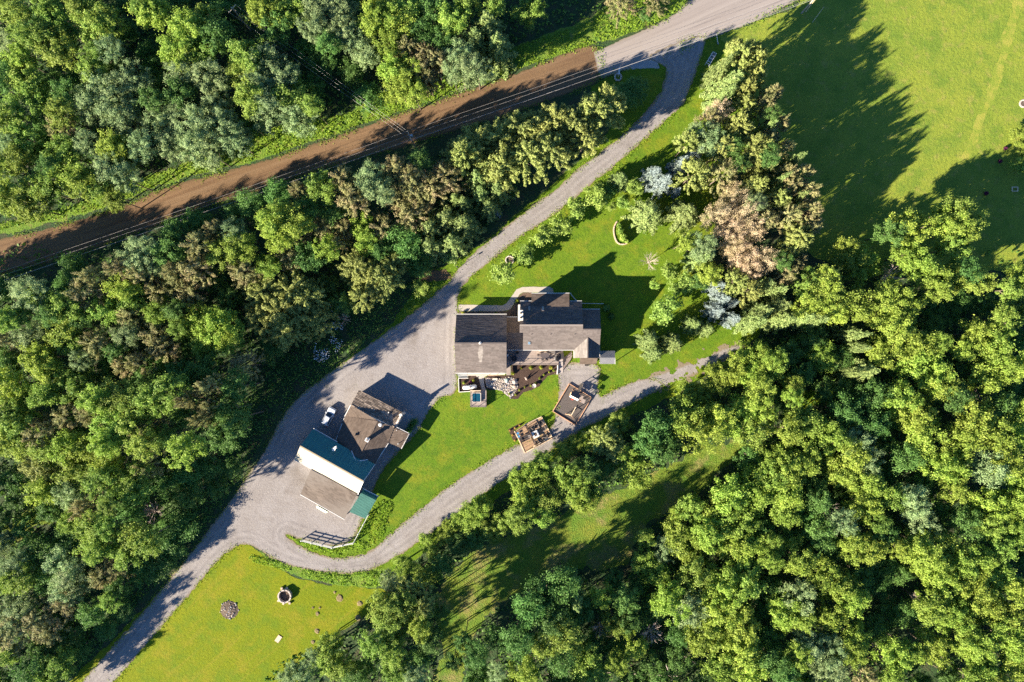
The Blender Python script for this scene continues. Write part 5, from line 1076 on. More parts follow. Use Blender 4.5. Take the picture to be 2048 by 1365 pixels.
# --- tank bed, propane tank, hot tub
te = thing('bed_border', 'white timber border round the tank bed beside the gravel', 'border', P(*ZH(190, 540)))
for a, b in (((182, 335), (198, 750)), ((198, 752), (540, 730)), ((190, 332), (478, 328))): strip(te, 'board', ZH(*a, .15), ZH(*b, .15), .13, .3, MT['white'])
pt = thing('propane_tank', 'white capsule shaped propane tank lying in the mulch bed', 'tank', P(*ZH(520, 602)))
a, b = P(*ZH(350, 620, .85)), P(*ZH(695, 586, .85)); d = (b - a).normalized(); s_ = d.cross(Vector((0, 0, 1))); m = MB(); R_ = .46; prof = [(-.32, .05), (-.28, .2), (-.17, .36), (0, R_)]
rings = [(a + d * t, r) for t, r in prof] + [(b - d * t, r) for t, r in reversed(prof)]
V = [tuple(p + r * (math.cos(2 * math.pi * i / 16) * s_ + math.sin(2 * math.pi * i / 16) * Vector((0, 0, 1)))) for p, r in rings for i in range(16)]
m.add(V, [(k * 16 + i, k * 16 + (i + 1) % 16, (k + 1) * 16 + (i + 1) % 16, (k + 1) * 16 + i) for k in range(len(rings) - 1) for i in range(16)] + [tuple(range(15, -1, -1)), tuple(range(len(V) - 16, len(V)))])
m.build('tank_shell', MT['white'], pt, smooth=True)
c = a.lerp(b, .55); MB().lathe([(.19, .40), (.19, .54), (.14, .60), (0, .62)], 14, c).build('valve_dome', MT['zinc'], pt)
for t in (.12, .88): q = a.lerp(b, t); MB().box((q.x, q.y, .22), (.16, .7, .42), math.atan2(d.y, d.x)).build('saddle', MT['zinc'], pt)
hd = thing('hot_tub_deck', 'raised grey board platform with railing round the hot tub', 'deck', P(*ZH(780, 960)))
HZ = 1.0; x0, x1 = P(*ZH(535, 0, HZ)).x, P(*ZH(1028, 0, HZ)).x; y1, y0 = P(*ZH(0, 705, HZ)).y, P(*ZH(0, 1205, HZ)).y; m = MB(); i = 0; y = y1
while y > y0: m.box(((x0 + x1) / 2, y - .07, HZ - .02 + .003 * (i % 3)), (x1 - x0, .13, .04)); y -= .14; i += 1
m.build('deck_boards', MT['deck'], hd, kind='stuff'); MB().box(((x0 + x1) / 2, (y0 + y1) / 2, .46), (x1 - x0 - .06, y1 - y0 - .06, .9)).build('skirting', MT['deck'], hd)
railing(hd, (x0 + .1, y0 + .12, 0), (x1 - .1, y0 + .12, 0), HZ, .95, 2, MT['iron']); railing(hd, (x0 + .12, y0 + .1, 0), (x0 + .12, y1 - .1, 0), HZ, .95, 3, MT['iron']); railing(hd, (x1 - .1, y0 + .12, 0), (x1 - .1, y0 + 1.6, 0), HZ, .95, 1, MT['iron'])
MB().beam((x0 + .1, y1, HZ + .5), (P(*ZH(865, 0)).x, y1, HZ + .5), .14, 1.0).build('screen', MT['lightwood'], hd)
ht = thing('hot_tub', 'square hot tub with deep blue water on the raised platform', 'hot tub', P(*ZH(728, 912, HZ)))
def rrect(cx, cy, hx, hy, r, z, n=4):
    out = []
    for sx, sy, a0 in ((1, 1, 0), (-1, 1, 90), (-1, -1, 180), (1, -1, 270)):
        for i in range(n + 1): a = math.radians(a0 + 90 * i / n); out.append((cx + sx * (hx - r) + r * math.cos(a), cy + sy * (hy - r) + r * math.sin(a), z))
    return out
c = P(*ZH(728, 912, HZ)); k = 20
def loft(rings, caps=(True, True)):
    m = MB(); V = [p for r in rings for p in r]; k = len(rings[0])
    F = [(j * k + i, j * k + (i + 1) % k, (j + 1) * k + (i + 1) % k, (j + 1) * k + i) for j in range(len(rings) - 1) for i in range(k)]
    if caps[0]: F.append(tuple(range(k - 1, -1, -1)))
    if caps[1]: F.append(tuple(range(len(V) - k, len(V))))
    return m.add(V, F)
loft([rrect(c.x, c.y, .98, 1.02, .2, HZ), rrect(c.x, c.y, .98, 1.02, .2, HZ + .42), rrect(c.x, c.y, 1.0, 1.04, .22, HZ + .46), rrect(c.x, c.y, .90, .94, .2, HZ + .46), rrect(c.x, c.y, .87, .91, .2, HZ + .30)], (True, False)).build('tub_shell', MT['acrylic'], ht)
MB().add(rrect(c.x, c.y, .885, .925, .2, HZ + .40), [tuple(range(20))]).build('water', MT['water'], ht)
# ------------------------------------------------------------------ fire patio
pa = thing('fire_patio', 'tan stamped patio with timber edging beside the loop driveway', 'patio', P(1063, 870))
QA, QB, QC, QD = (ZF(*p)[:2] for p in ((300, 560), (1108, 133), (1445, 775), (597, 1228)))
MB().prism([P(*p)[:2] for p in (ZF(580, 385)[:2], QB, QC, QD, ZF(490, 990)[:2], ZF(400, 800)[:2], ZF(285, 575)[:2])], 0, .16).build('paving', MT['patio'], pa)
for a, b in ((QB, QC), (QC, QD), (QD, ZF(490, 990)[:2]), (ZF(580, 385)[:2], QB), (ZF(490, 990)[:2], ZF(400, 800)[:2]), (ZF(400, 800)[:2], ZF(285, 575)[:2])): strip(pa, 'edging', (*a, .14), (*b, .14), .16, .28, MT['lightwood'])
pg = thing('pergola', 'open timber pergola frame with dark beams on the left half of the fire patio', 'pergola', P(*ZF(560, 800)))
PX = lambda s, t, z=0: P(*[(1 - s) * ((1 - t) * u[0] + t * u[1]) + s * ((1 - t) * u[3] + t * u[2]) for u in zip(ZF(320, 590)[:2], ZF(660, 430)[:2], ZF(960, 1000)[:2], ZF(620, 1190)[:2])], z)
for s, t in ((0, 0), (0, 1), (1, 0), (1, 1), (.5, 0), (.5, 1)): q = PX(s, t); MB().box((q.x, q.y, .6), (.12, .12, 1.2), .4).build('post', MT['brownwood'], pg)
for t in (0, 1): MB().beam(PX(0, t, 1.25), PX(1, t, 1.25), .1, .14).build('beam', MT['brownwood'], pg)
for i in range(7): s = i / 6; MB().beam(PX(s, -.04, 1.36), PX(s, 1.04, 1.36), .07, .1).build('rafter', MT['brownwood'], pg)
fp = thing('fire_pit', 'square white stone fire pit in the middle of the tan patio', 'fire pit', P(*ZF(925, 668)))
c = P(*ZF(925, 668, .5)); an_ = math.radians(25); m = MB()
sq = lambda h, z: [(c.x + h * (u * math.cos(an_) - v * math.sin(an_)), c.y + h * (u * math.sin(an_) + v * math.cos(an_)), z) for u, v in ((-1, -1), (1, -1), (1, 1), (-1, 1))]
loft([sq(.68, .1), sq(.68, .46), sq(.74, .46), sq(.74, .54), sq(.32, .54), sq(.32, .3)], (True, True)).build('stone_surround', MT['white'], fp)
MB().add(sq(.315, .36), [(0, 1, 2, 3)]).build('ash_bed', MT['ash'], fp)
m = MB()
for i in range(4): a = an_ + i * .8; m.beam((c.x - .2 * math.cos(a), c.y - .2 * math.sin(a), .42), (c.x + .2 * math.cos(a), c.y + .2 * math.sin(a), .46), .07, .07)
m.build('logs', MT['brownwood'], fp)
dt = thing('patio_shadow_table', 'dark table shape added for a shadow under the pergola on the tan patio', 'table', P(*ZF(600, 780)))  # added table shape, standing in for a dark shadow on the paving
c = P(*ZF(590, 785, .8)); MB().box((c.x, c.y, .88), (2.2, 1.25, .08), .45).build('tabletop', MT['dark'], dt)
for u, v in ((-.95, -.5), (.95, -.5), (.95, .5), (-.95, .5)): MB().box((c.x + u * .9 - v * .43, c.y + u * .43 + v * .9, .5), (.1, .1, .7), .45).build('leg', MT['dark'], dt)
c = P(*ZF(735, 735, .9)); pl_ = thing('serving_tray', 'grey oval tray on the end of the dark shadow table', 'tray', c); MB().lathe([(0, .03), (.3, .03), (.38, .07), (.38, .04), (.3, 0), (0, 0)], 14, c).build('tray', MT['zinc'], pl_)
for X, Y, lb in ((390, 632, 'upper blue cushioned stool beside the patio planting bed'), (413, 725, 'lower blue cushioned stool beside the patio planting bed')):
    c = P(*ZF(X, Y)); t = thing('cushioned_stool', lb, 'stool', c, .45, 'blue stools on the fire patio')
    q = MB().box((c.x, c.y, .52), (.5, .5, .12)); q.build('cushion', MT['blue'], t)
    for u, v in ((-.2, -.2), (.2, -.2), (.2, .2), (-.2, .2)): MB().box((c.x + u, c.y + v, .3), (.06, .06, .34)).build('leg', MT['brownwood'], t)
def adirondack():
    t = thing('fireside_chair', 'x', 'chair'); D = MT['dark']
    MB().beam((.32, 0, .40), (-.25, 0, .28), .55, .05).build('seat', D, t)
    for i in range(5): MB().beam((-.22, -.22 + .11 * i, .28), (-.55, -.25 + .125 * i, 1.0 - .05 * abs(i - 2)), .095, .03).build('back_slat', D, t)
    for s in (-1, 1):
        MB().box((0, .34 * s, .58), (.75, .12, .035)).build('armrest', MT['zinc'] if s == 1 else D, t)  # one armrest grey: a highlight painted as its colour
        MB().box((.3, .33 * s, .28), (.07, .06, .56)).build('leg', D, t); MB().box((-.35, .33 * s, .28), (.07, .06, .56)).build('leg', D, t)
    return t
ad = adirondack(); first = True; fc = ZF(925, 668)
for X, Y, lb in ((760, 515, 'dark slatted fireside chair above the pit, nearest the pergola'), (950, 415, 'dark slatted fireside chair straight above the white fire pit'), (1100, 335, 'dark slatted fireside chair at the upper corner of the patio'), (1165, 490, 'dark slatted fireside chair on the right of the pit, upper one'),
                 (1205, 705, 'dark slatted fireside chair on the right of the pit, lower one'), (1085, 830, 'dark slatted fireside chair below the pit, right one'), (935, 895, 'dark slatted fireside chair below the pit, left one')):
    p = ZF(X, Y); q = P(*p); q.z = .16; o = ad if first else dup(ad, (0, 0, 0)); first = False
    o.location = q; o.scale = (1.15, 1.15, 1.1); o.rotation_euler = (0, 0, math.atan2(p[1] - fc[1], fc[0] - p[0])); o['label'] = lb; o['group'] = 'chairs round the fire pit'
be = thing('patio_wall_bench', 'low dark timber bench wall along the driveway edge of the tan patio', 'bench', P(*ZF(1150, 930)))
strip(be, 'backrest', ZF(875, 1080, 1.0), ZF(1440, 765, 1.0), .1, .3, MT['brownwood']); strip(be, 'seat', ZF(862, 1050, .5), ZF(1425, 735, .5), .42, .07, MT['lightwood'])
for t in (0.02, .35, .68, .98): q = P(*ZF(875 + 565 * t, 1080 - 315 * t, .5)); MB().box((q.x, q.y, .58), (.14, .14, 1.1), .5).build('post', MT['brownwood'], be)
for X, Y, h, lb in ((582, 385, 1.5, 'thin dark torch post at the top left corner of the tan patio'), (1440, 775, 2.1, 'thin dark torch post at the right corner of the tan patio'), (720, 560, 1.6, 'thin dark torch post above the pergola shadow table'), (1108, 140, .9, 'short dark torch post at the top corner of the tan patio'), (1250, 365, 1.2, 'short dark torch post on the right edge of the tan patio'), (1345, 560, 1.2, 'short dark torch post midway down the patio right edge')):
    c = P(*ZF(X, Y)); t = thing('torch_post', lb, 'torch', c, 0, 'torches round the fire patio'); MB().tube((c.x, c.y, 0), (c.x, c.y, h), .05, .045, 7).build('post', MT['dark'], t); MB().lathe([(.05, 0), (.10, .06), (.09, .22), (0, .28)], 10, (c.x, c.y, h)).build('lamp_head', MT['dark'], t)
# ------------------------------------------------------------------ playset
pf = thing('play_border', 'reddish timber frame of the rectangular dark mulch play area', 'border', P(1150, 810))
FC = [ZP(565, 165), ZP(1150, 530), ZP(725, 1245), ZP(135, 885)]
for i in range(4): strip(pf, 'plank', (*FC[i][:2], .18), (*FC[(i + 1) % 4][:2], .18), .14, .36, MT['wood'])
MB().prism([P(*p)[:2] for p in FC], .0, .10).build('rubber_mulch', MT['rubber'], pf)
ps = thing('playset', 'wooden playset tower with slide and swing beam inside the mulch frame', 'playset', P(*ZP(820, 620)))
wood = MT['wood']
U = (P(*ZP(750, 575)) - P(*ZP(550, 475))).normalized(); Vv = Vector((-U.y, U.x, 0))
T0 = P(*ZP(650, 520, 0)); T0.z = 0
def tw(u, v, z): return T0 + U * u + Vv * v + Vector((0, 0, z))
for u in (-.75, .75):
    for v in (.1, 1.5): MB().beam(tw(u, v, 0), tw(u, v, 3.1), .11, .11).build('post', wood, ps)
MB().slab([tw(-.85, 0, 1.55), tw(.85, 0, 1.55), tw(.85, 1.6, 1.55), tw(-.85, 1.6, 1.55)], .08).build('platform', MT['lightwood'], ps)
MB().slab([tw(-1.0, -.1, 3.05), tw(1.0, -.1, 3.05), tw(1.0, .32, 3.55), tw(-1.0, .32, 3.55)], .05).build('roof', MT['white'], ps)  # slope facing the sun: its brightness painted on as white
MB().slab([tw(-1.0, .32, 3.55), tw(1.0, .32, 3.55), tw(1.0, 1.75, 2.75), tw(-1.0, 1.75, 2.75)], .05).build('roof', MT['iron'], ps)  # slope turned from the sun: its shade painted on as a dark colour
for v in (.08, 1.52): MB().beam(tw(-.75, v, 2.2), tw(.75, v, 2.2), .05, .14).build('guard_rail', wood, ps)
MB().slab([tw(.8, .3, 1.75), tw(1.9, .3, 1.75), tw(1.9, 1.3, 1.75), tw(.8, 1.3, 1.75)], .07).build('lower_platform', MT['deck'], ps)
MB().slab([tw(1.75, -.1, 2.3), tw(2.6, -.1, 2.3), tw(2.6, .8, 2.3), tw(1.75, .8, 2.3)], .06).build('lower_roof', MT['deck'], ps)
for u, v in ((1.85, .35), (1.85, 1.25), (2.5, 0), (2.5, .7), (1.85, 0)): MB().beam(tw(u, v, 0), tw(u, v, 2.25 if v < .8 else 1.7), .09, .09).build('post', wood, ps)
MB().slab([tw(-1.0, .3, 1.5), tw(-1.0, .85, 1.5), tw(-.3, 1.0, 2.1), tw(-.3, .2, 2.1)], .05).build('awning', MT['canvas'], ps)
MB().slab([tw(.2, 1.6, 1.5), tw(.75, 1.6, 1.5), tw(.75, 3.6, .25), tw(.2, 3.6, .25)], .06).build('slide', MT['canvas'], ps)
MB().slab([tw(-.2, -.55, .7), tw(.25, -.55, .7), tw(.25, -.1, 1.5), tw(-.2, -.1, 1.5)], .06).build('climbing_ramp', MT['red'], ps)
a, b = P(*ZP(735, 775, 2.45)), P(*ZP(620, 985, 2.45)); MB().beam(a, b, .13, .16).build('swing_beam', MT['lightwood'], ps)
for e in (ZP(465, 955), ZP(672, 1075)): MB().beam(P(*e), b, .11, .11).build('swing_leg', wood, ps)
m_ = (P(*ZP(465, 955)).lerp(b, .5), P(*ZP(672, 1075)).lerp(b, .5)); MB().beam(m_[0], m_[1], .06, .1).build('cross_brace', MT['lightwood'], ps)
for t in (.35, .72):
    q = a.lerp(b, t); d = (b - a).normalized()
    s_ = MB().box((q.x, q.y, .55), (.22, .5, .04), math.atan2(d.y, d.x) + 1.57).build('swing_seat', MT['rubber_black'], ps)
    for k in (-.22, .22): MB().tube(q + d * k, (q + d * k) - Vector((0, 0, 1.9)), .012, .012, 4).build('chain', MT['zinc'], s_)

# ------------------------------------------------------------------ car
cr = thing('car', 'pale silver car parked nose to the house beside the brown workshop', 'car', P(659, 833), math.radians(62)); cr.location.z = .04
def rect_ring(xa, xb, hw, z, r=.3): return [(x, y, z) for x, y, _ in rrect((xa + xb) / 2, 0, (xb - xa) / 2, hw, r, z)]
def cb(m, name, material, parent=cr, sm=False):
    me = bpy.data.meshes.new(name); me.from_pydata(m.v, [], m.f); me.update()
    if sm: me.polygons.foreach_set('use_smooth', [True] * len(me.polygons))
    return link(name, me, material, parent)
cb(loft([rect_ring(-2.1, 2.12, .80, .28, .3), rect_ring(-2.18, 2.2, .90, .45, .38), rect_ring(-2.15, 2.18, .91, .72, .42), rect_ring(-2.05, 2.05, .86, .92, .4), rect_ring(-1.95, 1.9, .80, .99, .36)]), 'body', MT['carpaint'])
cb(loft([rect_ring(-1.9, .95, .77, .96, .25), rect_ring(-1.72, .12, .61, 1.50, .22), rect_ring(-1.6, .0, .54, 1.55, .2)]), 'roof', MT['carpaint'])
cb(MB().add([(.93, -.66, 1.0), (.93, .66, 1.0), (.17, .54, 1.49), (.17, -.54, 1.49)], [(0, 1, 2, 3)]), 'windshield', MT['carglass'])
cb(MB().add([(-1.93, -.62, 1.02), (-1.93, .62, 1.02), (-1.745, .5, 1.46), (-1.745, -.5, 1.46)], [(0, 3, 2, 1)]), 'rear_window', MT['carglass'])
for s in (-1, 1):
    cb(MB().add([(.60, s * .785, 1.02), (-.45, s * .785, 1.02), (-.45, s * .645, 1.46), (.14, s * .645, 1.46)], [(0, 1, 2, 3)]), 'side_window', MT['carglass'])
    cb(MB().add([(-.53, s * .785, 1.02), (-1.55, s * .785, 1.02), (-1.5, s * .645, 1.46), (-.53, s * .645, 1.46)], [(0, 1, 2, 3)]), 'side_window', MT['carglass'])
    cb(MB().box((.62, s * .98, 1.0), (.14, .2, .13)), 'wing_mirror', MT['carpaint']); cb(MB().box((2.03, s * .62, .72), (.28, .36, .16), -s * .3), 'headlight', MT['acrylic']); cb(MB().box((-2.1, s * .66, .8), (.12, .3, .2)), 'taillight', MT['red'])
    cb(MB().beam((-1.5, s * .52, 1.57), (-.1, s * .52, 1.57), .04, .04), 'roof_rail', MT['dark'])
    for x in (-1.35, 1.38):
        wl = cb(MB().tube((x, s * .72, .32), (x, s * .92, .32), .33, .33, 18), 'wheel', MT['rubber_black']); cb(MB().tube((x, s * .90, .32), (x, s * .935, .32), .2, .18, 12), 'rim', MT['zinc'], wl)
cb(MB().box((2.16, 0, .5), (.1, 1.1, .22)), 'grille', MT['dark']); cb(MB().box((-2.14, 0, .42), (.14, 1.6, .2)), 'bumper', MT['dark'])

# ------------------------------------------------------------------ poles and wires
def pole(px, py, h, label, arm_ang, can=True):
    b = P(px, py); t = thing('utility_pole', label, 'utility pole', b, 0, 'power poles'); a = math.radians(arm_ang); d = Vector((math.cos(a), math.sin(a), 0))
    MB().tube(b, b + Vector((0, 0, h)), .17, .11, 10).build('pole_shaft', MT['polewood'], t)
    MB().beam(b + d * -1.1 + Vector((0, 0, h - .5)), b + d * 1.1 + Vector((0, 0, h - .5)), .1, .12).build('crossarm', MT['lightwood'], t)
    tips = []
    for k in (-1.0, 0.0, 1.0):
        q = b + d * k + Vector((0, 0, h - .42 if k else h)); MB().lathe([(.05, 0), (.07, .06), (.04, .16), (0, .18)], 8, q).build('insulator', MT['white'], t); tips.append(q + Vector((0, 0, .18)))
    if can: q = b + Vector((d.y, -d.x, 0)) * .38 + d * .2; MB().lathe([(.0, 0), (.26, 0), (.26, .8), (.2, .9), (0, .92)], 14, (q.x, q.y, h - 1.9)).build('transformer', MT['transformer'], t)
    return tips, b
p1, b1 = pole(830, 294, 8.4, 'power pole with a blue grey transformer beside the dirt road', 112)
p2, b2 = pole(1603, 27, 10.5, 'tall pale power pole at the upper right beside the field', 112, False)
p3, b3 = pole(502, 62, 10.5, 'grey power pole standing in the dark gap of the upper woods', 50, False)
p4, b4 = pole(-190, 646, 9.0, 'power pole beyond the left edge of the dirt road', 112, False)
def wire(a, b, sag, label, r=.028):
    m = MB(); pv = Vector(a); n = 14
    for i in range(1, n + 1):
        t = i / n; q = Vector(a).lerp(Vector(b), t) - Vector((0, 0, sag * 4 * t * (1 - t))); m.tube(pv, q, r, r, 4); pv = q
    tag(m.build('power_line', MT['wire']), label, 'power line', 'overhead wires between the poles')
nm = ('uppermost', 'middle', 'lowest')
for i, k in enumerate((2, 1, 0)):
    wire(p1[k], p4[k], .8, nm[i] + ' of the wires running left along the dirt road', .016); wire(p1[k], p2[k], 1.2, nm[i] + ' crossarm wire running right along the road', .016)
    wire(p1[k], p3[k], .9, ('right hand', 'middle', 'left hand')[i] + ' wire running up into the woods from the roadside pole', .010)
dn = Vector((.35, -.9, 0)) * 1.4
wire(b1 + Vector((.15, -.2, 6.2)), b2 + Vector((.15, -.2, 6.8)) , .9, 'thick lower cable below the road wires on the right', .026); wire(b1 + Vector((.1, -.2, 6.2)), b4 + Vector((.1, -.2, 6.6)), .9, 'thick lower cable below the road wires on the left', .02)
gw = MB().tube(b2 + Vector((.9, .3, 0)), b2 + Vector((.05, 0, 9.8)), .10, .08, 7); tag(gw.build('brace_pole', MT['lightwood']), 'pale brace pole leaning beside the tall upper right pole', 'brace pole')
c = P(1625, 45); tag(MB().tube(c, c + Vector((1.4, 2.2, 2.4)), .04, .04, 6).build('guy_guard', MT['lightwood']), 'thin yellowish guy wire guard in the field below the tall pole', 'guy guard')

# ------------------------------------------------------------------ small things along the drive and on the lawns
c = P(1236, 153); ml = thing('mailbox', 'white mailbox post ringed with stones beside the road', 'mailbox', c)
MB().tube((c.x, c.y, 0), (c.x, c.y + .1, 1.2), .09, .08, 8).build('post', MT['white'], ml); MB().beam((c.x, c.y - .1, 1.25), (c.x + .1, c.y + 1.4, 1.35), .3, .3).build('box', MT['white'], ml)
m = MB()
for i in range(12): a = i * .52; m.lathe([(.2, 0), (.24, .12), (.12, .24), (0, .26)], 7, (c.x + .7 * math.cos(a), c.y - .2 + .75 * math.sin(a), 0))
m.build('stone_ring', MT['stone'], ml, kind='stuff')
c = P(1436, 88); sp = thing('driveway_marker', 'slim leaning white post at the driveway entrance', 'marker post', c); MB().tube(c, c + Vector((-.7, 1.5, 1.3)), .08, .07, 8).build('post', MT['white'], sp); MB().box((c.x, c.y, .06), (.3, .3, .12)).build('base', MT['pad'], sp)
rk = thing('panel_rack', 'white framed rack of three dark square panes at the driveway entrance', 'rack', P(1424, 117))
ZR = conv(1390, 60, 15.16); pa_, pb_, pc_, pd_ = (P(*ZR(*p, z)) for p, z in (((545, 672), 1.5), ((650, 725), 1.3), ((440, 1060), .95), ((345, 1000), 1.15)))
lr = lambda s, t: pa_.lerp(pb_, s).lerp(pd_.lerp(pc_, s), t)
for s in (0, 1): MB().beam(lr(s, 0), lr(s, 1), .13, .13).build('frame_rail', MT['white'], rk)
for t in (0, .28, .54, .80, 1): MB().beam(lr(0, t), lr(1, t), .12, .12).build('frame_bar', MT['white'], rk)
for t in (.02, .30, .56): MB().slab([lr(.1, t + .02), lr(.9, t + .02), lr(.9, t + .22), lr(.1, t + .22)], .04).build('pane', MT['hot'], rk)
for s, t in ((0, 0), (1, 0), (1, 1), (0, 1)): q = lr(s, t); MB().beam((q.x, q.y, 0), q, .1, .1).build('leg', MT['white'], rk)
c = P(916, 536); la = thing('lamp_post', 'short dark lamp post on the upper edge of the driveway', 'lamp post', c)
MB().tube(c, c + Vector((0, 0, 2.3)), .05, .04, 8).build('post', MT['dark'], la); MB().lathe([(.05, 0), (.16, .08), (.18, .34), (.06, .46), (0, .5)], 10, (c.x, c.y, 2.3)).build('lantern', MT['dark'], la)
def stone_ring(name, label, cat, px, py, r, n, w_, h, fill, gap=0):
    c = P(px, py); t = thing(name, label, cat, c)
    me0 = None
    for i in range(n):
        a = 2 * math.pi * i / n
        if gap and a > 2 * math.pi - gap: continue
        m = MB().box((r, 0, h / 2), (w_, 2 * math.pi * r / n * .9, h * rng.uniform(.9, 1.1)))
        if me0 is None: me0 = bpy.data.meshes.new('stone'); me0.from_pydata(m.v, [], m.f); me0.update(); me0.materials.append(MT['stone'])
        link('stone', me0, None, t, (0, 0, 0), a, (1, 1, rng.uniform(.9, 1.12)))
    me = bpy.data.meshes.new('ash_bed'); m = MB().lathe([(0, .1), (r * .5, .12), (r * .98, .03)], 16); me.from_pydata(m.v, [], m.f); me.update(); link('ash_bed', me, fill, t); return t
stone_ring('fire_ring', 'round white stone fire ring on the yellow lower lawn', 'fire ring', 571, 1191, 1.35, 26, .28, .8, MT['ash'])
stone_ring('small_fire_ring', 'small grey stone ring between two young trees by the driveway', 'fire ring', 1019, 521, .85, 18, .25, .35, MT['ash'])
for i, (X, Y, lb) in enumerate(((820, 150, 'block seat above the fire ring, left one'), (878, 148, 'block seat above the fire ring, right one'), (782, 290, 'block seat at the lower left of the fire ring'), (840, 322, 'block seat below the fire ring, left one'), (910, 318, 'block seat below the fire ring, right one'))):
    c = P(420 + X / 5.689, 1150 + Y / 5.689); tag(MB().box((c.x, c.y, .2), (.42, .42, .4), .4 * i).build('block_seat', MT['stone_tan']), 'tan stone ' + lb, 'block seat', 'block seats round the fire ring')
rp = thing('rubble_pile', 'heap of grey rubble and charred wood on the yellow lower lawn', 'rubble pile', P(459, 1220))
m = MB().lathe([(0, .35), (.8, .25), (1.6, .08), (2.0, .02)], 18, P(459, 1220)); m.build('mound', MT['ash'], rp)
for i in range(70):
    a, q = rng.uniform(0, 6.28), 2.1 * rng.uniform(0, 1) ** .6; sz = rng.uniform(.10, .24); link('rock', rng.choice(RK), None, rp, (q * math.cos(a), q * math.sin(a), .05 + .3 * max(0, 1 - q / 1.8)), rng.uniform(0, 6), (sz, sz, sz))
c = P(557, 1278); tag(MB().box((c.x, c.y, .06), (.95, 1.55, .14), -.6).build('flat_stone', MT['stone_tan']), 'flat rectangular stone lying on the yellow lower lawn', 'flat stone')
for X, Y, r, lb in ((1475, 262, 6.5, 'largest tan tree stump on the lawn right of the fire ring'), (1705, 325, 5.5, 'tan tree stump nearest the right trees'), (1420, 200, 2.5, 'small tan stump just above the largest stump'), (1170, 375, 2.2, 'smallest tan stump, left of the cluster'), (1222, 442, 4, 'tan stump cluster in the middle of the lower lawn'), (1220, 640, 4.5, 'tan stump near the lower tree shadow'), (1170, 765, 3.8, 'pale round stump close to the bottom trees'), (1685, 490, 5, 'reddish stump at the edge of the tree shadow'), (1250, 375, 2.2, 'small faint stump beside the cluster')):
    px, py = 420 + X / 5.689, 1150 + Y / 5.689; c = P(px, py); r *= S; t = thing('tree_stump', lb, 'tree stump', c, 0, 'stumps on the lower lawn')
    rs = np.random.RandomState(int(X)); k = 11; V = [(c.x + q * r * u * math.cos(2 * math.pi * i / k), c.y + q * r * u * math.sin(2 * math.pi * i / k), z) for z, q in ((0, 1.25), (.08, .8), (.16, .72)) for i, u in zip(range(k), rs.uniform(.75, 1.2, k))]
    MB().add(V, [(j * k + i, j * k + (i + 1) % k, (j + 1) * k + (i + 1) % k, (j + 1) * k + i) for j in range(2) for i in range(k)] + [tuple(range(2 * k, 3 * k))]).build('stump_wood', MT['soil'], t)
# stone edged planting on the north lawn
se = thing('planting_edge', 'curved pale stone edging of the small planting on the north lawn', 'edging', P(1236, 470))
pts_ = smooth([(1234, 444), (1229, 452), (1227, 462), (1229, 474), (1233, 484), (1240, 489), (1249, 489), (1255, 486), (1258, 480), (1250, 460), (1243, 446)], 5)[:36]; me0 = None
for i, (a, b) in enumerate(zip(pts_, pts_[1:])):
    p, q = P(*a), P(*b); L = (q - p).length; c = (p + q) / 2
    if me0 is None: m = MB().box((0, 0, .1), (1, .26, .24)); me0 = bpy.data.meshes.new('stone'); me0.from_pydata(m.v, [], m.f); me0.update(); me0.materials.append(MT['stone_tan'])
    link('stone', me0, None, se, c - P(1236, 470), math.atan2(q.y - p.y, q.x - p.x), (L * .92, 1, rng.uniform(.8, 1.2)))
for X, Y, r, lb in ((1238, 452, 6, 'topmost leafy plant inside the stone edged planting'), (1240, 464, 8, 'middle leafy plant inside the stone edged planting'), (1246, 476, 8, 'lower leafy plant inside the stone edged planting'), (1253, 483, 5, 'small plant at the lower corner of the stone edged planting')):
    shrub(X, Y, r, lb, 'plants in the stone edged planting', me=tuft('shrub', 1, 1.2, LM['m'], X, 320), h=1.6)
# raised garden in the strip of wood
eg = thing('raised_garden', 'dark raised garden bed edged with pale boards among the trees', 'garden bed', P(672, 603)); ZG = conv(640, 570, 19.5)
for a, b in (((470, 1030), (935, 755)), ((935, 755), (790, 335)), ((470, 1030), (330, 640))): strip(eg, 'board', ZG(*a, .4), ZG(*b, .4), .16, .5, MT['white'] if a[0] == 470 and b[0] == 935 else MT['lightwood'])
MB().prism([P(*ZG(*p))[:2] for p in ((470, 1030), (935, 755), (790, 335), (330, 640))], 0, .3).build('soil', MT['mulch'], eg)
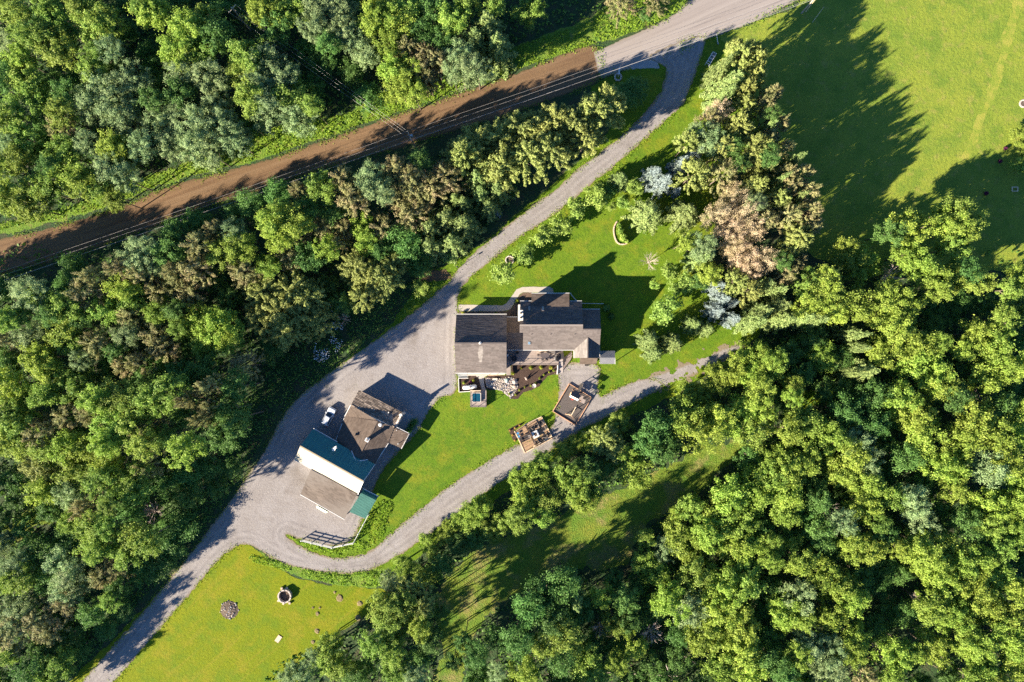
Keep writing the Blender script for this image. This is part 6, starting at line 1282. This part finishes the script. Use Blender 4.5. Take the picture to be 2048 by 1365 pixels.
# far right field: bushes, ring, bench frame
for X, Y, r, lb in ((2009, 298, 4, 'dark round bush in the field shadow, uppermost of three'), (1998, 324, 4, 'dark round bush in the field shadow, middle of three'), (1970, 388, 4.5, 'dark round bush in the field shadow, lowest of three')):
    shrub(X, Y, r, lb, 'dark bushes on the shaded field', me=tuft('shrub', 1, 1.2, LM['purple'], X, 260), h=1.2)
stone_ring('field_fire_ring', 'dark soil ring at the far right edge of the field', 'fire ring', 2046, 208, .75, 16, .3, .15, MT['ash'])
c = P(2029, 379); bf = thing('empty_planter', 'small empty rectangular timber planter on the shaded field', 'planter', c)
for dx, dy, lx, ly in ((0, .45, 1.3, .12), (0, -.45, 1.3, .12), (.6, 0, .12, .78), (-.6, 0, .12, .78)): MB().box((c.x + dx, c.y + dy, .12), (lx, ly, .24)).build('board', MT['lightwood'], bf)
for x, y, r in ((2040, 268, 22), (2046, 330, 24), (2052, 300, 20)):
    b = P(x, y, 2); b.z = 0; t = thing('field_edge_tree', {2040: 'small pale tree with bare soil at the right edge of the field', 2046: 'small leafy tree in shadow at the right field edge', 2052: 'small leafy tree between the two at the right field edge'}[x], 'tree', b, x, 'small trees at the right edge of the field'); link('crown', CR['y'][x % 5], None, t, (0, 0, 2.1), 0, (r * S, r * S, 1.7)); link('trunk', TR[1], None, t, (0, 0, 0), 0, (1.4, 1.4, 2.1))
# fallen and standing bare trunks in the lower wood
ZB = conv(1024, 800, 2.416)
for a, b, za, zb, r, lb in (((548, 1250), (575, 1320), 8, 1, .14, 'pale standing dead trunk left of the bottom gap'), ((745, 1283), (772, 1355), 8, 1, .14, 'pale standing dead trunk right of the bottom gap'), ((160, 1300), (198, 1362), 7, 1, .13, 'pale standing dead trunk near the bottom left of the wood'),
                            ((460, 1318), (800, 1335), .4, .6, .12, 'long pale fallen trunk lying along the bottom gap'), ((700, 1130), (750, 1176), 5, .5, .10, 'thin leaning dead trunk in the dark gap, upper one'), ((620, 1228), (690, 1282), 5, .5, .10, 'thin leaning dead trunk in the dark gap, lower one'), ((780, 1205), (890, 1275), .5, .6, .10, 'thin fallen trunk slanting across the dark gap'), ((940, 822), (972, 856), 9, 4, .12, 'short pale dead trunk beside the leafless snag')):
    m = MB(); p, q = P(*ZB(*a, za)), P(*ZB(*b, zb)); m.tube(q, p, r, r * .45, 7)
    for t in (.5, .7, .85): s0 = q.lerp(p, t); m.tube(s0, s0 + Vector((rng.uniform(-.9, .9), rng.uniform(-.9, .9), rng.uniform(0, .5))), r * .3, r * .1, 4)
    tag(m.build('dead_trunk', MT['palebark']), lb, 'dead trunk', 'bare trunks in the lower wood')
